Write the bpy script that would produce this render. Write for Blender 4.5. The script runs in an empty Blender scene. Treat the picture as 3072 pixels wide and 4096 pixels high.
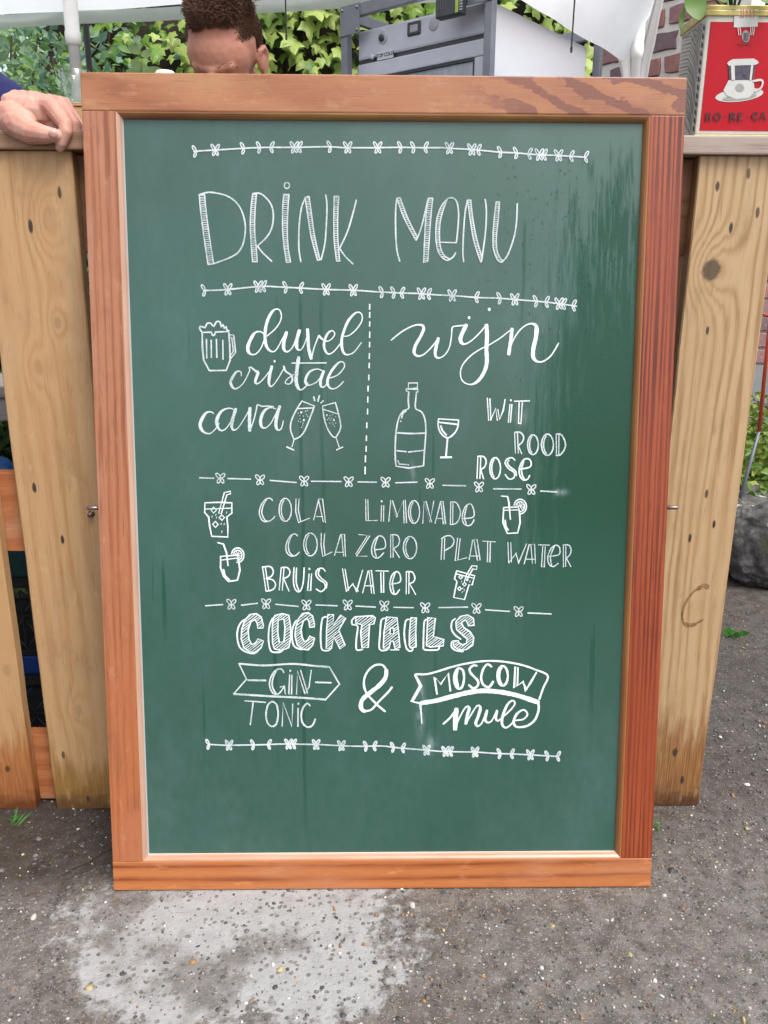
import bpy, bmesh, math, random
from math import radians, sin, cos, tan, pi, sqrt, exp
from mathutils import Vector, Matrix, Euler, noise as mnoise
random.seed(7)
scene = bpy.context.scene
COL = scene.collection

# ------------------------------------------------------------------ camera
PITCH, YAW, ROLL = radians(16.0), radians(0.94), radians(0.28)
FPX = 3200.0                      # focal length in photo pixels (photo 3072 x 4096)
CAMP = Vector((0, 0, 1.0))
_F = Vector((sin(YAW)*cos(PITCH), cos(YAW)*cos(PITCH), -sin(PITCH)))
_R0 = Vector((cos(YAW), -sin(YAW), 0)); _U0 = _R0.cross(_F)
_R = cos(ROLL)*_R0 + sin(ROLL)*_U0
_U = -sin(ROLL)*_R0 + cos(ROLL)*_U0
cd = bpy.data.cameras.new('camera'); cam = bpy.data.objects.new('camera', cd); COL.objects.link(cam)
cd.sensor_fit = 'VERTICAL'; cd.sensor_height = 24.0; cd.sensor_width = 18.0
cd.lens = FPX/4096*24.0; cd.clip_start = 0.02; cd.clip_end = 2000
cam.matrix_world = Matrix(((_R.x, _U.x, -_F.x, CAMP.x), (_R.y, _U.y, -_F.y, CAMP.y), (_R.z, _U.z, -_F.z, CAMP.z), (0, 0, 0, 1)))
scene.camera = cam
# ------------------------------------------------------------------ sky, sun, exposure
world = bpy.data.worlds.new('World'); scene.world = world; world.use_nodes = True
wn = world.node_tree; wn.nodes.clear()
sky = wn.nodes.new('ShaderNodeTexSky'); sky.sky_type = 'NISHITA'; sky.sun_disc = False
SUN_EL, SUN_AZ = radians(58), radians(140)      # azimuth measured clockwise from +Y
sky.sun_elevation = SUN_EL; sky.sun_rotation = SUN_AZ
sky.air_density = 1.0; sky.dust_density = 4.0; sky.ozone_density = 1.0
hs = wn.nodes.new('ShaderNodeHueSaturation'); hs.inputs['Saturation'].default_value = 0.55
bg = wn.nodes.new('ShaderNodeBackground'); bg.inputs['Strength'].default_value = 0.15
wo = wn.nodes.new('ShaderNodeOutputWorld')
wn.links.new(sky.outputs[0], hs.inputs['Color']); wn.links.new(hs.outputs[0], bg.inputs['Color']); wn.links.new(bg.outputs[0], wo.inputs[0])
sl = bpy.data.lights.new('sun', 'SUN'); sl.energy = 1.5; sl.angle = radians(28); sl.color = (1, .97, .93)
sun = bpy.data.objects.new('sun', sl); COL.objects.link(sun)
sd = Vector((sin(SUN_AZ)*cos(SUN_EL), cos(SUN_AZ)*cos(SUN_EL), sin(SUN_EL)))
sun.rotation_euler = sd.to_track_quat('Z', 'Y').to_euler()
scene.view_settings.view_transform = 'Standard'; scene.view_settings.look = 'None'
scene.view_settings.exposure = 1.0; scene.view_settings.gamma = 1.0
scene.view_settings.use_curve_mapping = False
scene.render.engine = 'CYCLES'
scene.render.resolution_x = 768; scene.render.resolution_y = 1024
scene.cycles.max_bounces = 8; scene.cycles.transparent_max_bounces = 8

# ------------------------------------------------------------------ geometry helpers
def ray(x, y): return _F + (x-1536)/FPX*_R + (2048-y)/FPX*_U
def atY(x, y, Y):
    d = ray(x, y); return CAMP + d*(Y/d.y)
def atZ(x, y, z=0.0):
    d = ray(x, y); return CAMP + d*((z-1.0)/d.z)
def atX(x, y, X):
    d = ray(x, y); return CAMP + d*(X/d.x)

def tag(o, label=None, cat=None, group=None, kind=None):
    if label: o['label'] = label
    if cat: o['category'] = cat
    if group: o['group'] = group
    if kind: o['kind'] = kind
    return o
def empty(name, loc=(0, 0, 0), label=None, cat=None, group=None, kind=None):
    o = bpy.data.objects.new(name, None); o.empty_display_size = .05; COL.objects.link(o); o.location = loc
    return tag(o, label, cat, group, kind)
def link(name, me, parent=None, loc=None):
    o = bpy.data.objects.new(name, me); COL.objects.link(o)
    if parent: o.parent = parent
    if loc is not None: o.location = loc
    return o
def smooth_mesh(me, flag=True):
    me.polygons.foreach_set('use_smooth', [flag]*len(me.polygons))
class MB:
    """collects verts/faces, material index per face"""
    def __init__(s): s.v = []; s.f = []; s.m = []
    def add(s, vs, fs, mi=0, T=None):
        b = len(s.v)
        s.v += [tuple(T @ Vector(v)) if T is not None else tuple(v) for v in vs]
        for f in fs: s.f.append(tuple(b+i for i in f)); s.m.append(mi)
        return s
    def box(s, a, b, mi=0, T=None):
        x0, y0, z0 = a; x1, y1, z1 = b
        vs = [(x0,y0,z0),(x1,y0,z0),(x1,y1,z0),(x0,y1,z0),(x0,y0,z1),(x1,y0,z1),(x1,y1,z1),(x0,y1,z1)]
        fs = [(0,3,2,1),(4,5,6,7),(0,1,5,4),(1,2,6,5),(2,3,7,6),(3,0,4,7)]
        return s.add(vs, fs, mi, T)
    def prism(s, poly, y0, y1, mi=0, T=None):
        """poly in x,z ; extruded in y"""
        n = len(poly)
        vs = [(p[0], y0, p[1]) for p in poly]+[(p[0], y1, p[1]) for p in poly]
        fs = [tuple(range(n)), tuple(range(2*n-1, n-1, -1))]+[(i, i+n, (i+1) % n+n, (i+1) % n) for i in range(n)]
        return s.add(vs, fs, mi, T)
    def tube(s, pts, rad, seg=10, mi=0, caps=True, T=None):
        pts = [Vector(p) for p in pts]; n = len(pts)
        if not hasattr(rad, '__len__'): rad = [rad]*n
        vs = []; fs = []; up = None
        for i, p in enumerate(pts):
            t = (pts[min(i+1, n-1)]-pts[max(i-1, 0)])
            if t.length < 1e-9: t = Vector((0, 0, 1))
            t.normalize()
            if up is None:
                up = Vector((0, 0, 1)) if abs(t.z) < .9 else Vector((1, 0, 0))
            a = t.cross(up); a.normalize(); b = t.cross(a); up = -b if False else up
            for k in range(seg):
                an = 2*pi*k/seg
                vs.append(p+(a*cos(an)+b*sin(an))*rad[i])
        for i in range(n-1):
            for k in range(seg):
                fs.append((i*seg+k, i*seg+(k+1) % seg, (i+1)*seg+(k+1) % seg, (i+1)*seg+k))
        if caps:
            fs.append(tuple(range(seg-1, -1, -1))); fs.append(tuple((n-1)*seg+k for k in range(seg)))
        return s.add(vs, fs, mi, T)
    def lathe(s, prof, seg=24, mi=0, T=None):
        vs = []; fs = []; n = len(prof)
        for r, z in prof:
            for k in range(seg):
                a = 2*pi*k/seg; vs.append((r*cos(a), r*sin(a), z))
        for i in range(n-1):
            for k in range(seg):
                fs.append((i*seg+k, i*seg+(k+1) % seg, (i+1)*seg+(k+1) % seg, (i+1)*seg+k))
        return s.add(vs, fs, mi, T)
    def mesh(s, name, mats, smooth=False, bevel=0, merge=0):
        me = bpy.data.meshes.new(name); me.from_pydata(s.v, [], s.f)
        mats = mats if isinstance(mats, (list, tuple)) else [mats]
        for m in mats: me.materials.append(m)
        me.polygons.foreach_set('material_index', s.m)
        if bevel:
            bm = bmesh.new(); bm.from_mesh(me)
            bmesh.ops.recalc_face_normals(bm, faces=bm.faces)
            bmesh.ops.bevel(bm, geom=[e for e in bm.edges if e.is_manifold and e.calc_face_angle(0) > .5], offset=bevel, segments=2, affect='EDGES', profile=.6)
            bm.to_mesh(me); bm.free()
        smooth_mesh(me, smooth); me.update()
        return me
    def obj(s, name, mats, parent=None, smooth=False, bevel=0, loc=None):
        return link(name, s.mesh(name, mats, smooth, bevel), parent, loc)

# ------------------------------------------------------------------ node helpers
class NT:
    def __init__(s, name):
        s.mat = bpy.data.materials.new(name); s.mat.use_nodes = True
        s.t = s.mat.node_tree; s.b = s.t.nodes['Principled BSDF']; s.out = s.t.nodes['Material Output']
        s.tc = s.t.nodes.new('ShaderNodeTexCoord')
        s.obj = s.tc.outputs['Object']; s._sep = None
    def n(s, t, **k):
        nd = s.t.nodes.new(t)
        for a, b in k.items(): setattr(nd, a, b)
        return nd
    def l(s, a, b): s.t.links.new(a, b)
    def put(s, sock, v):
        if hasattr(v, 'is_output') or isinstance(v, bpy.types.NodeSocket): s.l(v, sock)
        else:
            if isinstance(v, (tuple, list)) and len(v) == 3 and sock.type == 'RGBA': v = (*v, 1)
            sock.default_value = v
    def sep(s, v=None):
        v = v or s.obj
        nd = s.n('ShaderNodeSeparateXYZ'); s.l(v, nd.inputs[0]); return nd.outputs
    def comb(s, x, y, z):
        nd = s.n('ShaderNodeCombineXYZ'); s.put(nd.inputs[0], x); s.put(nd.inputs[1], y); s.put(nd.inputs[2], z); return nd.outputs[0]
    def map(s, scale=(1, 1, 1), loc=(0, 0, 0), rot=(0, 0, 0), v=None):
        nd = s.n('ShaderNodeMapping'); s.l(v or s.obj, nd.inputs[0])
        nd.inputs['Scale'].default_value = scale; nd.inputs['Location'].default_value = loc; nd.inputs['Rotation'].default_value = rot
        return nd.outputs[0]
    def noise(s, scale=5, detail=3, rough=.5, v=None, dist=0, col=False):
        nd = s.n('ShaderNodeTexNoise'); s.l(v or s.obj, nd.inputs['Vector'])
        nd.inputs['Scale'].default_value = scale; nd.inputs['Detail'].default_value = detail
        nd.inputs['Roughness'].default_value = rough; nd.inputs['Distortion'].default_value = dist
        return nd.outputs['Color'] if col else nd.outputs['Fac']
    def voro(s, scale=5, v=None, feat='F1', out='Distance', rnd=1):
        nd = s.n('ShaderNodeTexVoronoi', feature=feat); s.l(v or s.obj, nd.inputs['Vector'])
        nd.inputs['Scale'].default_value = scale; nd.inputs['Randomness'].default_value = rnd
        return nd.outputs[out]
    def m(s, op, a, b=None, c=None, clamp=False):
        nd = s.n('ShaderNodeMath', operation=op, use_clamp=clamp); s.put(nd.inputs[0], a)
        if b is not None: s.put(nd.inputs[1], b)
        if c is not None: s.put(nd.inputs[2], c)
        return nd.outputs[0]
    def ss(s, v, lo, hi, a=0., b=1.):
        nd = s.n('ShaderNodeMapRange', interpolation_type='SMOOTHSTEP'); s.put(nd.inputs['Value'], v)
        nd.inputs['From Min'].default_value = lo; nd.inputs['From Max'].default_value = hi
        nd.inputs['To Min'].default_value = a; nd.inputs['To Max'].default_value = b
        return nd.outputs['Result']
    def ramp(s, fac, stops, interp='LINEAR'):
        nd = s.n('ShaderNodeValToRGB'); s.put(nd.inputs[0], fac); cr = nd.color_ramp; cr.interpolation = interp
        while len(cr.elements) < len(stops): cr.elements.new(.5)
        for e, (p, c) in zip(cr.elements, stops):
            e.position = p; e.color = (*c, 1) if len(c) == 3 else c
        return nd.outputs[0]
    def mix(s, fac, a, b, blend='MIX'):
        nd = s.n('ShaderNodeMix', data_type='RGBA', blend_type=blend)
        s.put(nd.inputs[0], fac); s.put(nd.inputs[6], a); s.put(nd.inputs[7], b); return nd.outputs[2]
    def bump(s, h, strength=.3, dist=.002):
        nd = s.n('ShaderNodeBump'); nd.inputs['Strength'].default_value = strength; nd.inputs['Distance'].default_value = dist
        s.put(nd.inputs['Height'], h); s.l(nd.outputs[0], s.b.inputs['Normal']); return nd
    def set(s, **k):
        names = dict(color='Base Color', rough='Roughness', metal='Metallic', spec='Specular IOR Level', trans='Transmission Weight', ior='IOR', sub='Subsurface Weight', coat='Coat Weight', alpha='Alpha', subr='Subsurface Radius', subs='Subsurface Scale')
        for a, b in k.items(): s.put(s.b.inputs[names[a]], b)
        return s

ALB = 0.62        # photo tones of the exposed-for-shade picture -> real surface reflectance
def srgb(r, g, b):
    f = lambda c: (c/255/12.92) if c/255 <= .04045 else ((c/255+.055)/1.055)**2.4
    return (f(r)*ALB, f(g)*ALB, f(b)*ALB)
def srgbw(r, g, b): return tuple(c/ALB for c in srgb(r, g, b))
def plain(name, c, rough=.5, metal=0, var=.12, scale=30, spec=.5, bump=0):
    t = NT(name)
    nz = t.noise(scale, 4, .6)
    a = tuple(x*(1-var) for x in c); b = tuple(min(1, x*(1+var)) for x in c)
    t.set(color=t.ramp(nz, [(.3, a), (.7, b)]), rough=rough, metal=metal, spec=spec)
    if bump: t.bump(nz, bump, .001)
    return t.mat
def wood(name, axis, cl, cm, cdk, freq, dist, rough=.45, stretch=.07, seed=0., patch=None, knots=(), slope=0., stains=None, fine=.45, low=None, spec=.4, sharp=(.15, .55, .9), jit=1.6, amp=1.0, wear=0., crack=0.):
    """grain along axis ('X' or 'Z'); colours light/mid/dark; freq = rings per metre; knots (c, l, r, dark)"""
    t = NT(name); S = t.sep()
    L, Cc = (S['X'], S['Z']) if axis == 'X' else (S['Z'], S['X'])
    Lm = t.m('MULTIPLY', L, stretch)
    v = t.comb(Cc, t.m('ADD', t.m('MULTIPLY', S['Y'], 1.0), seed), Lm)
    n1 = t.noise(9, 3, .55, v)
    ph = t.m('MULTIPLY_ADD', Cc, freq*2*pi, t.m('MULTIPLY', n1, dist*2*pi))
    nj = t.noise(freq*.9, 3, .65, t.comb(Cc, t.m('ADD', S['Y'], seed+9), t.m('MULTIPLY', L, stretch*.6)))
    ph = t.m('MULTIPLY_ADD', nj, jit*2*pi, ph)
    if slope: ph = t.m('MULTIPLY_ADD', L, slope*2*pi, ph)
    dark = None
    for (kc, kl, kr, kd) in knots:
        dx = t.m('SUBTRACT', Cc, kc); dl = t.m('MULTIPLY', t.m('SUBTRACT', L, kl), .85 if kr > .012 else (.38 if kr < .0046 else .6))
        d = t.m('SQRT', t.m('ADD', t.m('MULTIPLY', dx, dx), t.m('MULTIPLY', dl, dl)))
        if kr > .006:
            w = t.m('EXPONENT', t.m('MULTIPLY', t.m('MULTIPLY', d, d), -1/(kr*2.6)**2))
            ph = t.m('MULTIPLY_ADD', w, 22.0 if kr > .011 else 10.0, ph)
        if kd > 0:
            dd = t.m('ADD', d, t.m('MULTIPLY', t.noise(90, 3, .6), kr*.7))
            k = t.ss(dd, kr*1.0, kr*1.5, kd, 0)
            dark = k if dark is None else t.m('MAXIMUM', dark, k)
    sw = t.m('MULTIPLY_ADD', t.m('SINE', ph), .5, .5)
    am = t.ss(t.noise(13, 3, .6, t.comb(Cc, t.m('ADD', S['Y'], seed+20), t.m('MULTIPLY', L, .2))), .3, .7, .35*amp, amp)
    sw = t.m('ADD', t.m('MULTIPLY', t.m('POWER', sw, 1.6), am), t.m('MULTIPLY', t.m('SUBTRACT', 1, am), .42))
    v2 = t.comb(t.m('MULTIPLY', Cc, 1), t.m('ADD', S['Y'], seed+3), t.m('MULTIPLY', L, .03))
    n2 = t.noise(420, 3, .6, v2)
    n3 = t.noise(7, 3, .55, t.comb(Cc, S['Y'], t.m('MULTIPLY', L, .35)))
    f = t.m('ADD', t.m('MULTIPLY', sw, 1-fine), t.m('MULTIPLY', n2, fine))
    col = t.ramp(f, [(sharp[0], cl), (sharp[1], cm), (sharp[2], cdk)])
    col = t.mix(t.ss(n3, .35, .7, 0, .55), col, t.mix(.5, cl, cm))
    if patch:
        pc, lo, hi = patch
        col = t.mix(t.ss(t.noise(11, 4, .6, t.comb(Cc, S['Y'], t.m('MULTIPLY', L, .22))), lo, hi), col, pc)
    if low:                       # worn / damp foot with ragged edge: (colour, dark colour, height)
        c1, c2, h = low
        rag = t.noise(60, 3, .6, t.comb(Cc, S['Y'], t.m('MULTIPLY', L, .12)))
        hh = t.m('MULTIPLY_ADD', rag, -h*1.8, L)
        col = t.mix(t.ss(hh, -h*.35, h*.35, .85, 0), col, t.mix(t.ss(n2, .3, .7), c1, c2))
        col = t.mix(t.ss(t.m('MULTIPLY_ADD', t.noise(45, 4, .7), -.09, L), -.045, .01, .8, 0), col, tuple(x*.35 for x in c2))
    if stains: col = stains(t, S, col)
    if dark is not None:
        col = t.mix(dark, col, (.020, .012, .009))
    rr = t.m('MULTIPLY_ADD', n2, .2, rough-.1)
    t.set(color=col, rough=rr, spec=spec)
    pore = t.ss(t.noise(700, 2, .6, t.comb(Cc, t.m('ADD', S['Y'], seed+31), t.m('MULTIPLY', L, .025))), .60, .72, 0, .5)
    col = t.mix(pore, col, tuple(x*.45 for x in cdk))
    ck = t.m('MULTIPLY', t.ss(t.noise(55, 1, .5, t.comb(Cc, t.m('ADD', S['Y'], seed+41), t.m('MULTIPLY', L, .02))), .735, .75), crack)
    col = t.mix(ck, col, (.02, .012, .009))
    dirt = t.ss(t.noise(17, 5, .7, t.comb(Cc, t.m('ADD', S['Y'], seed+51), t.m('MULTIPLY', L, .45))), .52, .74, 0, .38)
    col = t.mix(dirt, col, tuple(x*.55 for x in cm))
    t.put(t.b.inputs['Base Color'], col)
    if wear:
        wn_ = t.ss(t.noise(55, 5, .7, t.comb(Cc, S['Y'], t.m('MULTIPLY', L, .35))), .56, .7, 0, wear)
        col = t.mix(wn_, col, tuple(min(1, x*1.35+.04) for x in cl)); t.put(t.b.inputs['Base Color'], col)
    t.bump(n2, .3, .0005)
    return t.mat

# ================================================================== ground
def ground_material():
    t = NT('worn_exposed_aggregate')
    S = t.sep()
    big = t.noise(1.6, 4, .6); mid = t.noise(28, 5, .65); fine = t.noise(220, 3, .7)
    base = t.ramp(mid, [(.25, srgb(66, 61, 57)), (.48, srgb(110, 104, 98)), (.8, srgb(148, 142, 137))])
    base = t.mix(t.ss(big, .42, .62, 0, .35), base, srgb(92, 80, 68))
    cA = t.voro(95, out='Color'); sA = t.sep(cA)
    base = t.mix(t.m('MULTIPLY', t.ss(t.m('ADD', t.voro(95), t.m('MULTIPLY', fine, .25)), .38, .52, .75, 0), t.m('GREATER_THAN', sA[0], .35)), base, t.ramp(sA[1], [(0, srgb(140, 134, 128)), (.25, srgb(96, 90, 86)), (.45, srgb(128, 110, 92)), (.6, srgb(70, 66, 66)), (.75, srgb(150, 146, 142)), (.9, srgb(116, 92, 78))], 'CONSTANT'))
    ch = t.voro(150, out='Color'); cd_ = t.voro(150)
    sc = t.sep(ch)
    chip = t.m('MULTIPLY', t.ss(cd_, .28, .36, 1, 0), t.m('GREATER_THAN', sc[0], .66))
    chc = t.ramp(sc[1], [(.0, srgb(150, 146, 140)), (.35, srgb(196, 190, 182)), (.55, srgb(120, 92, 74)), (.75, srgb(58, 55, 56)), (.95, srgb(170, 140, 95))], 'CONSTANT')
    base = t.mix(t.m('MULTIPLY', chip, .85), base, chc)
    c2 = t.voro(420, out='Color'); s2 = t.sep(c2)
    base = t.mix(t.m('MULTIPLY', t.ss(t.voro(420), .3, .42, 1, 0), t.m('GREATER_THAN', s2[0], .7)), base, t.ramp(s2[1], [(0, srgb(165, 160, 155)), (.6, srgb(60, 57, 55))], 'CONSTANT'))
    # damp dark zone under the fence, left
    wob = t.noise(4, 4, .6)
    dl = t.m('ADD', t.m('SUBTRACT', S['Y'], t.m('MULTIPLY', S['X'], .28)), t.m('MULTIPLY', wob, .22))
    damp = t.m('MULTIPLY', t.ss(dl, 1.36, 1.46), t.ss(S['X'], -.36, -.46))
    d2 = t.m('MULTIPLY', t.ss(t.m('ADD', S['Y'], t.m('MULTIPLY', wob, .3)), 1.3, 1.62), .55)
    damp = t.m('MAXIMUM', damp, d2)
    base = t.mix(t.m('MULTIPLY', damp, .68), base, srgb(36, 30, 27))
    # pale dry mortar smear in front of the board
    p0 = atZ(960, 3760); 
    ex = t.m('DIVIDE', t.m('SUBTRACT', S['X'], p0.x-.0), .262)
    ey = t.m('DIVIDE', t.m('SUBTRACT', S['Y'], p0.y+.015), .175)
    d = t.m('SQRT', t.m('ADD', t.m('POWER', t.m('ABSOLUTE', ex), 2.6), t.m('POWER', t.m('ABSOLUTE', ey), 2.6)))
    edge = t.noise(9, 5, .62); edge2 = t.noise(60, 3, .6)
    dd = t.m('ADD', d, t.m('MULTIPLY_ADD', edge, 1.7, -.86)); dd = t.m('ADD', dd, t.m('MULTIPLY_ADD', edge2, .9, -.45))
    pale = t.ss(dd, .78, 1.12, 1, 0)
    holes = t.ss(t.m('ADD', t.noise(6.5, 3, .6, t.map(loc=(3.1, 1.7, 0))), t.m('MULTIPLY', edge2, .16)), .58, .72, 1, .2)
    pit = t.m('MULTIPLY', t.ss(t.voro(75), .2, .3, 1, 0), t.m('GREATER_THAN', t.sep(t.voro(75, out='Color'))[2], .62))
    pale = t.m('MULTIPLY', t.m('MULTIPLY', pale, holes), t.m('SUBTRACT', 1, t.m('MULTIPLY', pit, .75)))
    pc = t.mix(t.noise(40, 4, .6), srgb(160, 160, 160), srgb(206, 206, 205))
    base = t.mix(t.m('MULTIPLY', pale, .84), base, pc)
    # crack at the left
    ca, cb = atZ(250, 3500), atZ(452, 3392); dirv = (cb-ca).normalized()
    al = t.m('ADD', t.m('MULTIPLY', t.m('SUBTRACT', S['X'], ca.x), dirv.x), t.m('MULTIPLY', t.m('SUBTRACT', S['Y'], ca.y), dirv.y))
    pr = t.m('ABSOLUTE', t.m('ADD', t.m('ADD', t.m('MULTIPLY', t.m('SUBTRACT', S['X'], ca.x), -dirv.y), t.m('MULTIPLY', t.m('SUBTRACT', S['Y'], ca.y), dirv.x)), t.m('MULTIPLY_ADD', t.noise(35, 4, .7), .016, -.008)))
    crk = t.m('MULTIPLY', t.ss(pr, .0006, .0026, .85, 0), t.m('MULTIPLY', t.ss(al, -.04, .02), t.ss(al, (cb-ca).length+.12, (cb-ca).length+.02)))
    base = t.mix(crk, base, srgb(34, 28, 25))
    far = t.ss(S['Y'], 3.0, 9.0)
    base = t.mix(t.m('MULTIPLY', far, .7), base, srgb(98, 92, 86))
    rough = t.m('SUBTRACT', t.m('ADD', t.m('MULTIPLY', mid, .3), .5), t.m('MULTIPLY', damp, .22))
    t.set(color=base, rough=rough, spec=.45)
    h = t.m('ADD', t.m('MULTIPLY', mid, .6), t.m('ADD', t.m('MULTIPLY', fine, .5), t.m('MULTIPLY', chip, .5)))
    h = t.m('ADD', h, t.m('MULTIPLY', pale, .5))
    t.bump(h, .8, .0035)
    return t.mat
def build_ground():
    vs = []; fs = []
    xs = [-200, -40, -8, -3]+[-3+6*i/80 for i in range(1, 80)]+[3, 8, 40, 200]
    ys = [-200, -40, -8, -1]+[-1+5*i/70 for i in range(1, 70)]+[4, 8, 20, 60, 400]
    for y in ys:
        for x in xs:
            z = 0
            if abs(x) < 2.9 and -.9 < y < 3.9:
                z = .006*(mnoise.noise(Vector((x*2.2, y*2.2, 0))))*min(1, max(0, (abs(y-1.15)-.02)*6, (abs(x-.02)-.47)*8))
                if abs(y-1.38) < .06: z *= .2
            vs.append((x, y, z-.0015))
    nx = len(xs)
    for j in range(len(ys)-1):
        for i in range(nx-1): fs.append((j*nx+i, j*nx+i+1, (j+1)*nx+i+1, (j+1)*nx+i))
    me = bpy.data.meshes.new('ground'); me.from_pydata(vs, [], fs); me.materials.append(ground_material()); smooth_mesh(me)
    o = link('ground', me); tag(o, 'grey brown worn concrete with exposed stone aggregate', kind='structure')
def in_pale(x, y):
    p0 = atZ(960, 3760)
    return (abs((x-p0.x)/.26)**2.6+abs((y-p0.y-.015)/.17)**2.6) < 1
def build_pebbles():
    rnd = random.Random(3)
    cols = [srgb(205, 200, 192), srgb(222, 219, 212), srgb(170, 130, 78), srgb(146, 100, 76), srgb(72, 70, 72), srgb(118, 110, 104), srgb(190, 175, 120)]
    names = ['pale', 'white', 'ochre', 'rust', 'slate', 'grey', 'straw']
    mats = [plain('pebble_'+n, c if n != 'white' else srgb(226, 222, 214), .6, var=.2, scale=140) for n, c in zip(names, cols)]
    b = MB()
    for k in range(17000):
        y = .72+2.6*rnd.random()**1.25; w = .45+.42*y
        x = rnd.uniform(-w-.12, w+.2)
        r = min(.0075, .0016*exp(rnd.gauss(0.12, .52)))
        if in_pale(x, y):
            mi = rnd.choices(range(7), [.4, .4, .5, .8, 5, 6, .2])[0]
            if rnd.random() < .25: continue
        else:
            mi = rnd.choices(range(7), [1.7, .4, 1.0, .6, 3.6, 9, .8])[0]
        n = 6; a0 = rnd.random()*6.28; el = rnd.uniform(.4, 1); sk = [rnd.uniform(.55, 1.3) for _ in range(n)]
        h = r*rnd.uniform(.22, .5); vs = []
        for (rr, zz) in ((1, -.001), (.78, h*.7)):
            for i in range(n):
                a = 2*pi*i/n; px, py = cos(a)*r*rr*sk[i], sin(a)*r*rr*sk[i]*el
                vs.append((x+px*cos(a0)-py*sin(a0), y+px*sin(a0)+py*cos(a0), zz))
        vs.append((x, y, h))
        fs = [(i, (i+1) % n, n+(i+1) % n, n+i) for i in range(n)]+[(n+i, n+(i+1) % n, 2*n) for i in range(n)]
        b.add(vs, fs, mi)
    o = b.obj('pebbles', mats, smooth=True)
    tag(o, 'small pale, rusty and dark stones set in the worn concrete', kind='stuff')

# ================================================================== chalkboard
LEAN = radians(9.08); BW, BL_, BX, BY = .922, 1.320, .021, 1.141
_ax = Vector((1, 0, 0)); _az = Vector((0, sin(LEAN), cos(LEAN))); _an = Vector((0, -cos(LEAN), sin(LEAN)))
_o = Vector((BX, BY, 0))
REC = .011
def bl(x, y, depth=REC):
    """photo pixel -> board coordinates on a plane 'depth' behind the frame's face"""
    d = ray(x, y); o = _o-_an*depth
    t = (o-CAMP).dot(_an)/d.dot(_an); p = CAMP+d*t-_o
    return (p.dot(_ax), p.dot(_az))

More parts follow.
